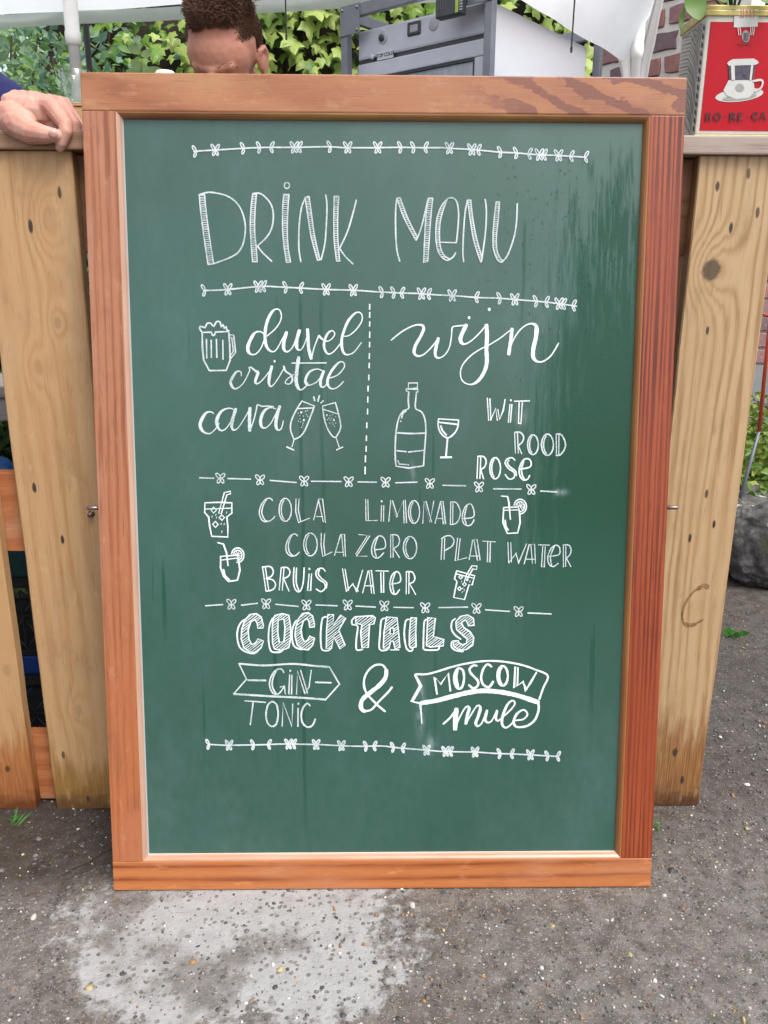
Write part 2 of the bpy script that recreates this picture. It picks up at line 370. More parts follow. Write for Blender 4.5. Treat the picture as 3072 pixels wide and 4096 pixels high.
class Strokes:
    def __init__(s, mapf, y0=REC-.0007, lift=-1.0):
        s.mapf = mapf; s.mb = MB(); s.y = y0; s.k = 0; s.lift = lift; s.rnd = random.Random(11)
    def ribbon(s, P, W, closed=False):
        P = [Vector((p[0], p[1], 0)) for p in P]
        # drop duplicates
        Q = [P[0]]; V = [W[0]]
        for p, w in zip(P[1:], W[1:]):
            if (p-Q[-1]).length > 1e-5: Q.append(p); V.append(w)
        if len(Q) < 2: return
        n = len(Q); vs = []; s.k += 1
        for i in range(n):
            t = (Q[min(i+1, n-1)]-Q[max(0, i-1)]); t.normalize(); nn = Vector((-t.y, t.x, 0))
            w = V[i]*.5*(1+s.rnd.uniform(-.09, .09))
            if i == 0 or i == n-1: w *= .75
            e = (t*(V[i]*.25) if i == n-1 else (-t*(V[i]*.25) if i == 0 else Vector()))
            z = s.y-(s.k % 40)*6e-6-i*2e-7
            a = Q[i]+nn*w+e; b = Q[i]-nn*w+e
            vs += [(a.x, z, a.y), (b.x, z, b.y)]
        s.mb.add(vs, [(2*i, 2*i+1, 2*i+3, 2*i+2) for i in range(n-1)])
    @staticmethod
    def cr(pts, step):
        out = []; n = len(pts)
        for i in range(n-1):
            p0 = pts[max(i-1, 0)]; p1 = pts[i]; p2 = pts[i+1]; p3 = pts[min(i+2, n-1)]
            d = sqrt((p2[0]-p1[0])**2+(p2[1]-p1[1])**2); m = max(2, int(d/step))
            for j in range(m):
                u = j/m; q = []
                for a in (0, 1):
                    q.append(.5*((2*p1[a])+(-p0[a]+p2[a])*u+(2*p0[a]-5*p1[a]+4*p2[a]-p3[a])*u*u+(-p0[a]+3*p1[a]-3*p2[a]+p3[a])*u**3))
                out.append(tuple(q))
        out.append(tuple(pts[-1][:2])); return out
    def line(s, pts, w, region, straight=False, brush=None, step=14):
        """pts in region pixels (2 px per photo px); w in the same px; brush=(thin,thick) widens down strokes"""
        x0, y0 = region
        if not straight and len(pts) > 2: pts = s.cr(pts, step)
        loc = [s.mapf(x0+p[0]/1.9988, y0+p[1]/1.9988) for p in pts]
        q = s.mapf(x0+pts[0][0]/1.9988+50, y0+pts[0][1]/1.9988); k = abs(q[0]-loc[0][0])/100
        if brush:
            ws = []
            n = len(pts)
            for i in range(n):
                a = pts[max(0, i-2)]; b = pts[min(n-1, i+2)]; dx, dy = b[0]-a[0], b[1]-a[1]; L = sqrt(dx*dx+dy*dy) or 1
                u = max(0, dy/L)**1.3; ws.append((brush[0]+(brush[1]-brush[0])*u)*k)
            for _ in range(2): ws = [(ws[max(0, i-1)]+ws[i]*2+ws[min(n-1, i+1)])/4 for i in range(n)]
        elif hasattr(w, '__len__'):
            n = len(pts); ws = [(w[0]+(w[1]-w[0])*i/(n-1))*k for i in range(n)]
        else: ws = [w*k*1.12]*len(pts)
        s.ribbon(loc, ws)
    def ell(s, cx, cy, rx, ry, w, region, rot=0, a0=0, a1=360, n=14):
        pts = []
        for i in range(n+1):
            a = radians(a0+(a1-a0)*i/n); x, y = rx*cos(a), ry*sin(a)
            pts.append((cx+x*cos(rot)-y*sin(rot), cy+x*sin(rot)+y*cos(rot)))
        s.line(pts, w, region, straight=True)
    def dot(s, cx, cy, r, region):
        x0, y0 = region; s.k += 1
        n = 8; vs = []
        for i in range(n):
            a = 2*pi*i/n; q = s.mapf(x0+(cx+r*cos(a))/1.9988, y0+(cy+r*1.2*sin(a))/1.9988); vs.append((q[0], s.y-(s.k % 40)*6e-6, q[1]))
        s.mb.add(vs, [tuple(range(n-1, -1, -1))])
    def leaf(s, bx, by, tx, ty, w, region, fat=.42):
        dx, dy = tx-bx, ty-by; cx, cy = (bx+tx)/2, (by+ty)/2; L = sqrt(dx*dx+dy*dy)/2
        s.ell(cx, cy, L, L*fat, w, region, rot=math.atan2(dy, dx), n=10)
    def hatch(s, polys, ang, gap, w, region):
        ca, sa = cos(ang), sin(ang)
        R = [[(p[0]*ca+p[1]*sa, -p[0]*sa+p[1]*ca) for p in q] for q in polys]
        lo = min(p[1] for q in R for p in q); hi = max(p[1] for q in R for p in q); y = lo+gap*.6
        while y < hi:
            xs = []
            for q in R:
                for i in range(len(q)):
                    a, b = q[i], q[(i+1) % len(q)]
                    if (a[1] > y) != (b[1] > y): xs.append(a[0]+(y-a[1])/(b[1]-a[1])*(b[0]-a[0]))
            xs.sort()
            for i in range(0, len(xs)-1, 2):
                if xs[i+1]-xs[i] > 5:
                    P = [(x*ca-yy*sa, x*sa+yy*ca) for x, yy in ((xs[i]+2, y), (xs[i+1]-2, y+s.rnd.uniform(-3, 3)))]
                    s.line(P, w, region)
            y += gap*s.rnd.uniform(.85, 1.15)
    def done(s, name, mat, parent, label=None):
        o = s.mb.obj(name, mat, parent)
        if label: o['label'] = label
        return o

RA, RB, RC, RD, RE, RF, RG, RH = (740, 500), (1540, 500), (760, 1180), (1520, 1180), (760, 1880), (1520, 1880), (780, 2380), (1480, 2380)

def chalk_mat(name, white, thin):
    t = NT(name)
    nz = t.noise(620, 4, .8); n2 = t.noise(30, 3, .6)
    f = t.m('ADD', t.m('MULTIPLY', nz, .6), t.m('MULTIPLY', n2, .4))
    t.set(color=t.ramp(f, [(.30, tuple(x*.65 for x in thin)), (.38, thin), (.52, white)]), rough=.8, spec=.2)
    return t.mat

def draw_chalk(panel):
    mat = chalk_mat('chalk_white', srgb(232, 240, 242), srgb(150, 178, 176))
    matb = chalk_mat('chalk_bright', srgbw(210, 216, 216), srgb(205, 222, 222))
    def new(): return Strokes(bl)
    # ---- garlands
    def garland(label, region, line, marks, sc=1.0, W=9):
        s = new(); s.line(line, 11, region)
        def yl(x):
            for a, b in zip(line, line[1:]):
                if a[0] <= x <= b[0]: return a[1]+(b[1]-a[1])*(x-a[0])/(b[0]-a[0])
            return line[0][1] if x < line[0][0] else line[-1][1]
        for x, ty in marks:
            y = yl(x)
            if '>' in ty or 'X' in ty:
                q = x-(4 if 'X' in ty else 0)
                s.leaf(q, y, q-27*sc, y-46*sc, W, region, .38); s.leaf(q, y+4, q-13*sc, y+46*sc, W, region, .4)
            if '<' in ty or 'X' in ty:
                q = x+(4 if 'X' in ty else 0)
                s.leaf(q, y, q+28*sc, y-46*sc, W, region, .38); s.leaf(q, y+4, q+18*sc, y+43*sc, W, region, .4)
        s.done('chalk_garland', mat, panel, label)
    garland('chalk leaf garland above the drink menu heading', RA,
        [(70, 215), (130, 208), (300, 198), (430, 190), (560, 183), (700, 180), (900, 180), (1130, 175), (1280, 182), (1500, 183), (1710, 180), (1820, 182), (1940, 183), (2050, 183), (2160, 190), (2260, 195), (2380, 205), (2510, 218), (2650, 225), (2730, 232), (2850, 240), (2980, 245), (3090, 252), (3200, 258)],
        [(88, '>'), (242, 'X'), (472, '>'), (600, '>'), (684, '<'), (874, 'X'), (908, '<'), (1165, '>'), (1300, 'X'), (1540, 'X'), (1728, '>'), (1832, '>'), (1915, '<'), (2113, 'X'), (2292, 'X'), (2338, '<'), (2526, '>'), (2654, '>'), (2745, '<'), (2832, 'X'), (2866, '<'), (2985, 'X'), (3080, '<'), (3196, '<')])
    garland('chalk leaf garland under the drink menu heading', RA,
        [(150, 1324), (250, 1322), (380, 1312), (520, 1298), (640, 1290), (760, 1296), (900, 1303), (1120, 1315), (1350, 1322), (1500, 1332), (1600, 1338), (1750, 1345), (1860, 1348), (2000, 1358), (2140, 1365), (2340, 1380), (2500, 1385), (2630, 1395), (2790, 1408), (2920, 1420), (3030, 1435), (3130, 1450)],
        [(160, '>'), (342, 'X'), (585, 'X'), (622, '<'), (812, '>'), (918, '<'), (1128, 'X'), (1345, 'X'), (1580, '>'), (1674, '>'), (1726, '<'), (1890, 'X'), (1940, '<'), (2135, 'X'), (2322, '<'), (2522, '>'), (2635, 'X'), (2812, '>'), (2882, '<'), (2990, 'X'), (3020, '<'), (3098, '<')])
    garland('chalk leaf garland below the cocktails', RG,
        [(105, 1192), (250, 1200), (400, 1198), (560, 1195), (700, 1190), (850, 1192), (1000, 1195), (1200, 1205), (1350, 1208), (1500, 1206), (1600, 1218), (1800, 1235), (1960, 1248), (2100, 1252), (2250, 1255), (2400, 1265), (2550, 1270), (2700, 1278), (2910, 1290)],
        [(112, '>'), (272, 'X'), (470, '>'), (585, '<'), (748, 'X'), (785, '<'), (968, 'X'), (1170, 'X'), (1372, '>'), (1428, '<'), (1588, '>'), (1655, '<'), (1850, 'X'), (2003, 'X'), (2038, '<'), (2238, 'X'), (2440, '>'), (2525, '<'), (2680, 'X'), (2822, '>'), (2895, '<')], sc=.86, W=11)
    # ---- dashed dividers
    def divider(label, dashes, flowers):
        s = new()
        for rg, a, b in dashes: s.line([a, b], 13, rg)
        for rg, x, y in flowers:
            for (dx, dy) in ((-34, -38), (36, -36), (-22, 40), (26, 38)): s.leaf(x, y, x+dx, y+dy, 8, rg, .5)
        s.done('chalk_divider', mat, panel, label)
    divider('dashed chalk line with small blossoms above the soft drinks',
        [(RE, (78, 62), (192, 66)), (RE, (302, 68), (485, 73)), (RE, (640, 83), (850, 100)), (RE, (970, 90), (1208, 92)), (RE, (1343, 95), (1490, 97)), (RF, (125, 102), (295, 97)), (RF, (503, 122), (685, 126)), (RF, (908, 150), (1127, 152)), (RF, (1283, 168), (1415, 175))],
        [(RE, 243, 65), (RE, 560, 78), (RE, 912, 88), (RE, 1268, 93), (RE, 1563, 97), (RF, 397, 107), (RF, 790, 135), (RF, 1208, 155)])
    divider('dashed chalk line with small blossoms above the cocktails',
        [(RE, (125, 1085), (262, 1075)), (RE, (412, 1080), (540, 1065)), (RE, (685, 1073), (865, 1090)), (RE, (1008, 1078), (1177, 1085)), (RE, (1327, 1087), (1482, 1095)), (RF, (110, 1097), (265, 1100)), (RF, (470, 1100), (700, 1095)), (RF, (843, 1117), (1035, 1130)), (RF, (1182, 1142), (1367, 1150))],
        [(RE, 330, 1072), (RE, 608, 1068), (RE, 930, 1078), (RE, 1260, 1078), (RE, 1553, 1085), (RF, 360, 1100), (RF, 770, 1105), (RF, 1107, 1130)])
    s = new()
    for x, a, b in ((1437, 75, 115), (1437, 140, 180), (1437, 215, 250), (1437, 295, 340), (1436, 378, 415), (1434, 468, 508), (1433, 545, 582), (1430, 640, 680), (1424, 728, 768), (1422, 815, 858), (1420, 912, 952), (1414, 1022, 1062), (1411, 1125, 1165), (1409, 1210, 1250), (1403, 1285, 1335), (1401, 1375, 1430)):
        s.line([(x, a), (x-1, b)], 12, RC)
    s.done('chalk_dotted_line', matb, panel, 'upright dotted chalk line between the beers and the wine')
    # ---- DRINK MENU
    s = new()
    def band(L, R, rg, hw=7, gap=15):
        l2, r2 = s.cr(L, 60), s.cr(R, 60)
        s.line(L, 9, rg); s.line(R, 9, rg); s.line([L[0], R[0]], 8, rg); s.line([L[-1], R[-1]], 8, rg)
        s.hatch([l2+r2[::-1]], .06, gap, hw, rg)
    A, B = RA, RB
    band([(115, 560), (125, 680), (150, 880), (185, 1118)], [(158, 555), (165, 650), (190, 850), (230, 1112)], A)
    s.line([(112, 560), (180, 540), (250, 545), (340, 570), (410, 620), (455, 690), (480, 780), (482, 860), (465, 950), (425, 1020), (350, 1065), (230, 1110)], 11, A)
    band([(542, 550), (530, 650), (522, 800), (530, 950), (540, 1095)], [(572, 550), (560, 700), (558, 850), (570, 980), (578, 1095)], A)
    s.line([(545, 548), (600, 548), (650, 585), (690, 640), (707, 720), (695, 820), (655, 895), (580, 968)], 11, A)
    s.line([(580, 968), (620, 1020), (695, 1092)], 11, A)
    band([(790, 555), (782, 650), (780, 800), (790, 950), (812, 1100)], [(832, 555), (822, 700), (818, 850), (825, 980), (845, 1098)], A)
    s.ell(815, 485, 21, 24, 10, A)
    s.line([(960, 590), (935, 650), (918, 750), (910, 880), (912, 1000), (927, 1095)], 11, A)
    band([(960, 580), (985, 750), (1010, 900), (1060, 1085)], [(992, 570), (1010, 700), (1035, 880), (1080, 1080)], A)
    s.line([(1125, 560), (1135, 640), (1130, 800), (1118, 950), (1088, 1080)], 11, A)
    band([(1192, 570), (1190, 800), (1195, 950), (1212, 1090)], [(1230, 570), (1222, 700), (1222, 900), (1238, 1090)], A)
    s.line([(1370, 600), (1345, 700), (1300, 850), (1240, 980)], 11, A); s.line([(1235, 985), (1280, 1050), (1343, 1112)], 11, A)
    s.done('chalk_lettering', mat, panel, 'word DRINK in tall thin chalk capitals with hatched stems')
    s = new()
    s.line([(95, 585), (85, 680), (85, 850), (95, 1000), (118, 1090)], 11, B)
    band([(95, 585), (150, 740), (248, 925)], [(120, 580), (180, 740), (252, 885)], B)
    s.line([(250, 920), (290, 820), (345, 590)], 11, B)
    band([(348, 585), (325, 750), (308, 1100)], [(382, 585), (365, 750), (342, 1090)], B)
    band([(500, 590), (450, 650), (415, 750), (405, 880), (420, 1000), (460, 1065), (500, 1085)], [(480, 640), (462, 690), (442, 770), (435, 870), (442, 970), (470, 1040), (520, 1075)], B)
    s.line([(500, 590), (540, 583), (575, 620), (588, 720), (580, 850), (570, 940)], 11, B)
    s.line([(570, 942), (440, 938)], 11, B); s.line([(510, 1080), (545, 1055), (565, 1022)], 11, B)
    s.line([(660, 600), (640, 700), (628, 850), (622, 1000), (628, 1095)], 11, B)
    band([(660, 600), (680, 750), (710, 930), (765, 1100)], [(685, 600), (700, 740), (730, 900), (775, 1060)], B)
    s.line([(800, 595), (810, 700), (800, 880), (770, 1095)], 11, B)
    band([(888, 615), (872, 750), (862, 900), (868, 1000), (900, 1080), (930, 1100)], [(915, 615), (905, 750), (890, 900), (895, 1000), (915, 1055), (935, 1080)], B)
    s.line([(930, 1100), (980, 1040), (1030, 900), (1050, 780), (1057, 630)], 11, B)
    s.done('chalk_lettering', mat, panel, 'word MENU in tall thin chalk capitals with hatched stems')
    # ---- mug
    s = new(); C = RC
    s.line([(98, 300), (78, 270), (85, 250), (120, 262), (135, 230), (165, 225), (190, 252), (210, 216), (240, 215), (252, 258), (265, 235), (275, 268), (290, 252), (295, 280), (312, 285)], 12, C, step=20)
    s.line([(98, 300), (172, 298), (178, 320), (190, 325), (200, 312), (203, 297), (312, 292)], 12, C, straight=True)
    s.line([(98, 300), (100, 420), (110, 520), (155, 605), (290, 603), (322, 520), (318, 400), (310, 295)], 12, C, straight=True)
    for a, b in (((132, 355), (135, 505)), ((170, 362), (172, 500)), ((212, 355), (215, 500)), ((263, 362), (265, 515))): s.line([a, b], 13, C)
    s.line([(312, 320), (350, 320), (365, 460), (330, 503)], 11, C, straight=True); s.line([(322, 338), (335, 345), (347, 450), (328, 480)], 9, C, straight=True)
    s.done('chalk_drawing', mat, panel, 'chalk drawing of a foaming beer mug')
    # ---- duvel / cristal / cava / wijn
    BR = (9, 24)
    s = new()
    s.line([(600, 325), (570, 295), (520, 302), (478, 370), (462, 430), (480, 470), (520, 475), (565, 430), (600, 345)], 0, C, brush=(9, 28))
    s.line([(615, 330), (690, 262), (730, 185), (718, 122), (680, 115), (640, 160), (610, 240), (600, 330), (612, 410), (650, 452), (690, 438), (740, 350), (770, 300)], 0, C, brush=BR)
    s.line([(772, 298), (752, 370), (750, 430), (775, 455), (815, 425), (855, 340), (878, 285)], 0, C, brush=(9, 28))
    s.line([(876, 283), (852, 370), (858, 430), (885, 440), (912, 400), (938, 330)], 0, C, brush=(9, 28))
    s.line([(940, 275), (944, 350), (950, 430), (970, 510)], 0, C, brush=(9, 26)); s.line([(972, 508), (990, 430), (1012, 370), (1030, 325)], 9, C)
    s.line([(1030, 325), (1060, 355), (1100, 370), (1140, 345), (1158, 308), (1135, 285), (1100, 310), (1075, 370), (1075, 430), (1105, 472), (1150, 452), (1205, 385)], 0, C, brush=(9, 20))
    s.line([(1225, 330), (1270, 325), (1330, 275), (1375, 205), (1370, 150), (1330, 140), (1270, 200), (1230, 290), (1212, 370), (1222, 450), (1255, 478), (1310, 458), (1370, 380)], 0, C, brush=(9, 22))
    s.done('chalk_lettering', matb, panel, 'word duvel in brushed chalk script')
    s = new()
    s.line([(410, 648), (408, 615), (375, 612), (340, 660), (325, 700), (345, 742), (375, 748), (430, 700), (480, 600)], 0, C, brush=(9, 24))
    s.line([(480, 600), (472, 582), (490, 580), (530, 612), (545, 620), (522, 690), (535, 710), (570, 690), (640, 605), (657, 572)], 0, C, brush=(9, 24))
    s.line([(655, 570), (636, 650), (632, 710), (650, 732), (690, 690), (750, 590)], 0, C, brush=(9, 24)); s.dot(677, 530, 9, C)
    s.line([(750, 570), (765, 610), (808, 640), (820, 680), (795, 712), (762, 705), (775, 675), (830, 635)], 0, C, brush=(9, 17))
    s.line([(870, 498), (855, 600), (850, 700), (878, 758), (920, 738), (945, 700)], 0, C, brush=(9, 28)); s.line([(815, 545), (1090, 543)], 12, C)
    s.line([(1065, 610), (1020, 592), (960, 612), (925, 670), (930, 715), (960, 720), (1020, 690), (1065, 620)], 0, C, brush=(9, 22))
    s.line([(1070, 608), (1045, 680), (1048, 732), (1075, 733), (1110, 690)], 0, C, brush=(9, 24))
    s.line([(1105, 668), (1180, 640), (1235, 575), (1225, 538), (1190, 540), (1130, 610), (1098, 690), (1115, 740), (1150, 750), (1190, 730), (1228, 690)], 0, C, brush=(9, 22))
    s.done('chalk_lettering', mat, panel, 'word cristal in brushed chalk script')
    s = new()
    s.line([(190, 950), (172, 935), (130, 942), (92, 1000), (82, 1050), (110, 1095), (160, 1108), (205, 1070), (235, 1025)], 0, C, brush=(9, 28))
    s.line([(355, 918), (310, 905), (250, 932), (215, 1000), (225, 1060), (255, 1085), (300, 1055), (360, 950)], 0, C, brush=(9, 26))
    s.line([(367, 910), (340, 1000), (335, 1060), (352, 1080), (385, 1062), (440, 980), (480, 908)], 0, C, brush=(9, 26))
    s.line([(480, 903), (476, 1000), (478, 1085)], 0, C, brush=(9, 26)); s.line([(480, 1083), (510, 1000), (530, 920), (540, 877), (570, 890), (620, 888), (670, 893)], 9, C)
    s.line([(690, 912), (640, 900), (592, 930), (565, 1000), (575, 1055), (605, 1062), (650, 1020), (708, 905)], 0, C, brush=(9, 26))
    s.line([(718, 888), (695, 970), (687, 1040), (702, 1080), (730, 1068), (747, 1005)], 0, C, brush=(9, 26))
    s.done('chalk_lettering', mat, panel, 'word cava in brushed chalk script')
    s = new()
    s.line([(895, 848), (995, 888)], 10, C); s.line([(895, 848), (850, 920), (810, 1010), (805, 1080), (830, 1150)], 10, C); s.line([(995, 888), (965, 970), (920, 1080), (880, 1132), (830, 1155)], 10, C)
    s.line([(868, 908), (985, 903)], 12, C); s.line([(833, 1155), (815, 1215)], 10, C); s.line([(775, 1215), (830, 1240)], 16, C)
    for x, y, r in ((890, 938, 9), (910, 1000, 9), (925, 930, 4), (938, 925, 4), (868, 945, 4), (930, 955, 4), (880, 965, 4), (905, 968, 4), (942, 970, 5), (880, 990, 4), (868, 1010, 4), (885, 1015, 4), (905, 1025, 4), (900, 1040, 4), (893, 1058, 4)): s.dot(x, y, r, C)
    s.line([(1060, 888), (1163, 860)], 10, C); s.line([(1060, 888), (1072, 980), (1100, 1070), (1140, 1130), (1165, 1140)], 10, C); s.line([(1163, 860), (1185, 940), (1205, 1040), (1195, 1090), (1165, 1140)], 10, C)
    s.line([(1068, 915), (1180, 950)], 12, C); s.line([(1168, 1140), (1192, 1215)], 10, C); s.line([(1172, 1238), (1222, 1215)], 12, C)
    for x, y, r in ((1095, 960, 8), (1150, 1000, 9), (1120, 965, 4), (1140, 955, 4), (1165, 972, 4), (1110, 985, 4), (1130, 985, 4), (1098, 998, 4), (1120, 1000, 4), (1115, 1025, 4), (1135, 1020, 4), (1145, 1032, 4), (1165, 1025, 4), (1155, 1050, 4)): s.dot(x, y, r, C)
    s.line([(990, 815), (997, 845)], 14, C); s.line([(1035, 805), (1022, 850)], 15, C); s.line([(1065, 845), (1045, 865)], 14, C)
    s.done('chalk_drawing', mat, panel, 'chalk drawing of two clinking sparkling wine glasses')
    s = new(); D = RD
    s.line([(88, 362), (180, 290), (270, 245), (330, 240), (350, 265), (325, 330), (285, 400), (272, 460), (297, 488), (345, 478), (400, 430), (450, 370), (464, 345)], 0, D, brush=(11, 26))
    s.line([(466, 345), (450, 410), (440, 470), (458, 503), (505, 490), (550, 430), (570, 340), (575, 270), (590, 252), (650, 245), (690, 240)], 0, D, brush=(10, 26))
    s.line([(690, 240), (655, 310), (642, 360), (665, 393), (720, 373), (790, 310), (848, 242)], 0, D, brush=(10, 34))
    s.line([(850, 240), (855, 330), (850, 430), (853, 540), (830, 620), (780, 690), (720, 716), (662, 690), (642, 630), (660, 560), (720, 490), (790, 440), (870, 400), (960, 345), (1030, 290), (1060, 268)], 0, D, brush=(10, 32))
    s.line([(1055, 270), (1045, 360), (1028, 475)], 0, D, brush=(10, 28))
    s.line([(1030, 470), (1055, 380), (1110, 290), (1170, 240), (1220, 230), (1250, 255), (1245, 340), (1225, 430), (1225, 500), (1260, 533), (1310, 528), (1370, 480), (1427, 385)], 0, D, brush=(11, 34))
    s.dot(712, 182, 11, D); s.dot(873, 115, 12, D)
    s.done('chalk_lettering', matb, panel, 'word wijn in large brushed chalk script')
    s = new()
    s.line([(228, 703), (300, 703), (298, 745), (225, 750), (228, 703)], 10, D, straight=True)
    s.line([(208, 752), (305, 755), (302, 775), (290, 778)], 11, D, straight=True); s.line([(208, 752), (212, 770), (232, 775)], 10, D, straight=True)
    s.line([(230, 775), (225, 840), (228, 908), (190, 925), (152, 980), (130, 1080), (122, 1200), (122, 1300), (128, 1368)], 11, D)
    s.line([(128, 1368), (230, 1384), (348, 1365)], 11, D, straight=True)
    s.line([(348, 1365), (355, 1250), (366, 1100), (360, 1000), (332, 935), (285, 908), (285, 840), (292, 775)], 11, D)
    s.line([(140, 1102), (250, 1108), (358, 1104)], 12, D); s.line([(135, 1245), (210, 1252)], 12, D); s.line([(228, 1255), (350, 1242)], 12, D)
    s.line([(208, 930), (185, 945), (172, 985)], 11, D); s.dot(166, 1010, 6, D); s.line([(143, 1325), (155, 1352), (210, 1355)], 10, D, straight=True); s.dot(225, 1358, 6, D)
    s.done('chalk_drawing', mat, panel, 'chalk drawing of a wine bottle with a blank label')
    s = new()
    s.line([(468, 990), (628, 1000)], 11, D); s.line([(468, 990), (465, 1050), (490, 1110), (540, 1142), (590, 1110), (620, 1060), (628, 1000)], 11, D)
    s.line([(475, 1018), (620, 1035)], 15, D); s.line([(485, 1045), (500, 1085), (530, 1120)], 13, D); s.line([(540, 1142), (527, 1290)], 15, D); s.line([(485, 1298), (570, 1297)], 17, D)
    s.done('chalk_drawing', matb, panel, 'chalk drawing of a stemmed wine glass')
    # ---- skeleton letters: list of polylines, doubled stems given explicitly
    def word(label, rg, strokes, w=9, m=mat):
        s = new()
        for st in strokes:
            if st[0] == 'O': s.ell(*st[1:5], w, rg); s.ell(st[1]+4, st[2], st[3]*.72, st[4]*.86, w*.8, rg, a0=110, a1=250)
            elif st[0] == 'd': s.dot(st[1], st[2], 8, rg)
            elif st[0] == '~': s.line(st[1:], w, rg)
            else: s.line(list(st), w, rg, straight=True)
        s.done('chalk_lettering', m, panel, label)
    word('word WiT in chalk capitals', RD, [((857, 825), (868, 1003)), ((878, 830), (886, 1000)), ((884, 1000), (925, 905), (937, 1003)), ((942, 915), (955, 995), (985, 920), (1000, 835)), ((1038, 875), (1025, 1018)), ((1054, 875), (1042, 1018)), ('d', 1045, 842), ((1073, 850), (1195, 846)), ((1112, 860), (1106, 1025)), ((1137, 860), (1126, 1028)), ((1106, 1025), (1126, 1028))], 11, matb)
    word('word ROOD in chalk capitals', RD, [((1075, 1100), (1082, 1265)), ((1098, 1105), (1105, 1265)), ('~', (1075, 1098), (1120, 1098), (1147, 1130), (1140, 1170), (1105, 1205)), ((1105, 1205), (1133, 1270)), ('O', 1222, 1197, 43, 80), ('O', 1338, 1197, 48, 86), ((1408, 1115), (1410, 1280)), ((1430, 1120), (1428, 1280)), ('~', (1408, 1112), (1450, 1118), (1480, 1180), (1475, 1230), (1440, 1278), (1405, 1283))], 11)
    word('word ROSE in chalk capitals', RD, [((782, 1290), (775, 1468)), ((805, 1295), (798, 1468)), ('~', (780, 1290), (828, 1292), (848, 1330), (835, 1375), (800, 1397)), ((805, 1397), (828, 1470)), ('O', 920, 1385, 43, 86), ('~', (1078, 1322), (1055, 1300), (1015, 1312), (1000, 1345), (1028, 1388), (1073, 1420), (1070, 1460), (1032, 1472), (1000, 1435)), ('~', (1030, 1320), (1018, 1345), (1040, 1375), (1085, 1410), (1088, 1445)), ('~', (1115, 1392), (1198, 1375), (1205, 1330), (1180, 1308), (1140, 1325), (1112, 1390), (1120, 1450), (1150, 1480), (1182, 1470), (1196, 1440)), ('~', (1150, 1325), (1130, 1390), (1140, 1450), (1160, 1478))], 11, matb)
    word('word COLA in chalk capitals', RE, [('~', (660, 245), (640, 225), (600, 238), (565, 290), (555, 350), (580, 405), (620, 412), (658, 395), (680, 368)), ('~', (615, 232), (585, 285), (575, 345), (600, 400), (625, 410)), ('O', 762, 318, 50, 93), ((848, 230), (845, 330), (868, 420), (955, 385)), ((872, 230), (866, 320), (886, 412)), ((988, 400), (1030, 232), (1060, 230), (1083, 420)), ((1028, 240), (1066, 415)), ((1008, 372), (1062, 372))])
    word('word LiMONADe in chalk capitals', RF, [((-115, 235), (-112, 405), (-22, 403)), ((-97, 238), (-93, 403)), ((12, 283), (8, 410)), ((30, 283), (28, 410)), ('d', 13, 250), ((70, 412), (85, 240), (130, 378), (188, 240), (192, 425), (212, 425), (202, 240)), ((100, 245), (140, 372)), ('O', 272, 335, 45, 92), ((342, 427), (352, 248), (398, 420), (430, 248)), ((368, 250), (412, 415)), ((440, 425), (485, 250), (503, 250), (524, 432), (506, 432), (487, 262)), ((452, 388), (500, 386)), ((565, 255), (562, 432)), ((583, 262), (580, 430)), ('~', (565, 255), (610, 262), (642, 330), (630, 395), (600, 430), (560, 435)), ('~', (660, 388), (745, 375), (747, 312), (722, 270), (680, 295), (657, 370), (670, 430), (710, 445), (738, 425), (752, 395)), ('~', (695, 285), (675, 370), (690, 435))])
    word('words COLA ZeRO in chalk capitals', RE, [('~', (860, 528), (840, 510), (800, 530), (768, 600), (775, 660), (810, 688), (850, 680), (875, 655)), ('~', (815, 520), (788, 590), (795, 655), (825, 687)), ('O', 963, 595, 55, 92), ((1050, 505), (1048, 600), (1062, 690), (1135, 655)), ((1076, 508), (1070, 600), (1080, 682)), ((1155, 682), (1205, 515), (1235, 513), (1243, 690)), ((1212, 520), (1228, 688)), ((1172, 657), (1230, 657)), ((1350, 515), (1438, 525), (1330, 690), (1415, 688)), ((1415, 530), (1325, 672)), ('~', (1478, 637), (1558, 622), (1556, 555), (1520, 525), (1475, 560), (1452, 630), (1465, 690), (1505, 702), (1550, 660)), ('~', (1500, 540), (1475, 620), (1490, 695)), ((1604, 520), (1604, 700)), ((1622, 525), (1624, 697)), ('~', (1604, 518), (1655, 520), (1675, 560), (1663, 602), (1624, 627)), ((1630, 630), (1675, 700)), ('O', 1759, 620, 54, 90)])
    word('words PLAT WATeR in chalk capitals', RF, [((497, 545), (488, 715)), ((517, 545), (512, 712)), ('~', (490, 550), (520, 530), (560, 525), (590, 558), (578, 605), (520, 642)), ((620, 545), (600, 725), (695, 700)), ((641, 548), (622, 715)), ((712, 717), (740, 560), (775, 555), (800, 720), (778, 722), (752, 568)), ((728, 687), (785, 687)), ((820, 568), (922, 574)), ((860, 578), (858, 735), (878, 738), (882, 578)), ((1022, 577), (1028, 742)), ((1045, 580), (1050, 737)), ((1030, 742), (1090, 660), (1105, 750), (1170, 590)), ((1085, 670), (1110, 740)), ((1152, 750), (1192, 595), (1235, 592), (1242, 747)), ((1205, 600), (1218, 745)), ((1170, 712), (1236, 714)), ((1265, 598), (1355, 600)), ((1300, 610), (1290, 775), (1312, 777), (1320, 610)), ('~', (1350, 690), (1430, 675), (1435, 620), (1408, 600), (1368, 625), (1340, 695), (1352, 755), (1385, 772), (1425, 745)), ('~', (1395, 605), (1362, 690), (1372, 765)), ((1465, 605), (1465, 775)), ((1485, 608), (1483, 770)), ('~', (1462, 600), (1508, 600), (1527, 640), (1515, 680), (1485, 707)), ((1490, 707), (1526, 774))])
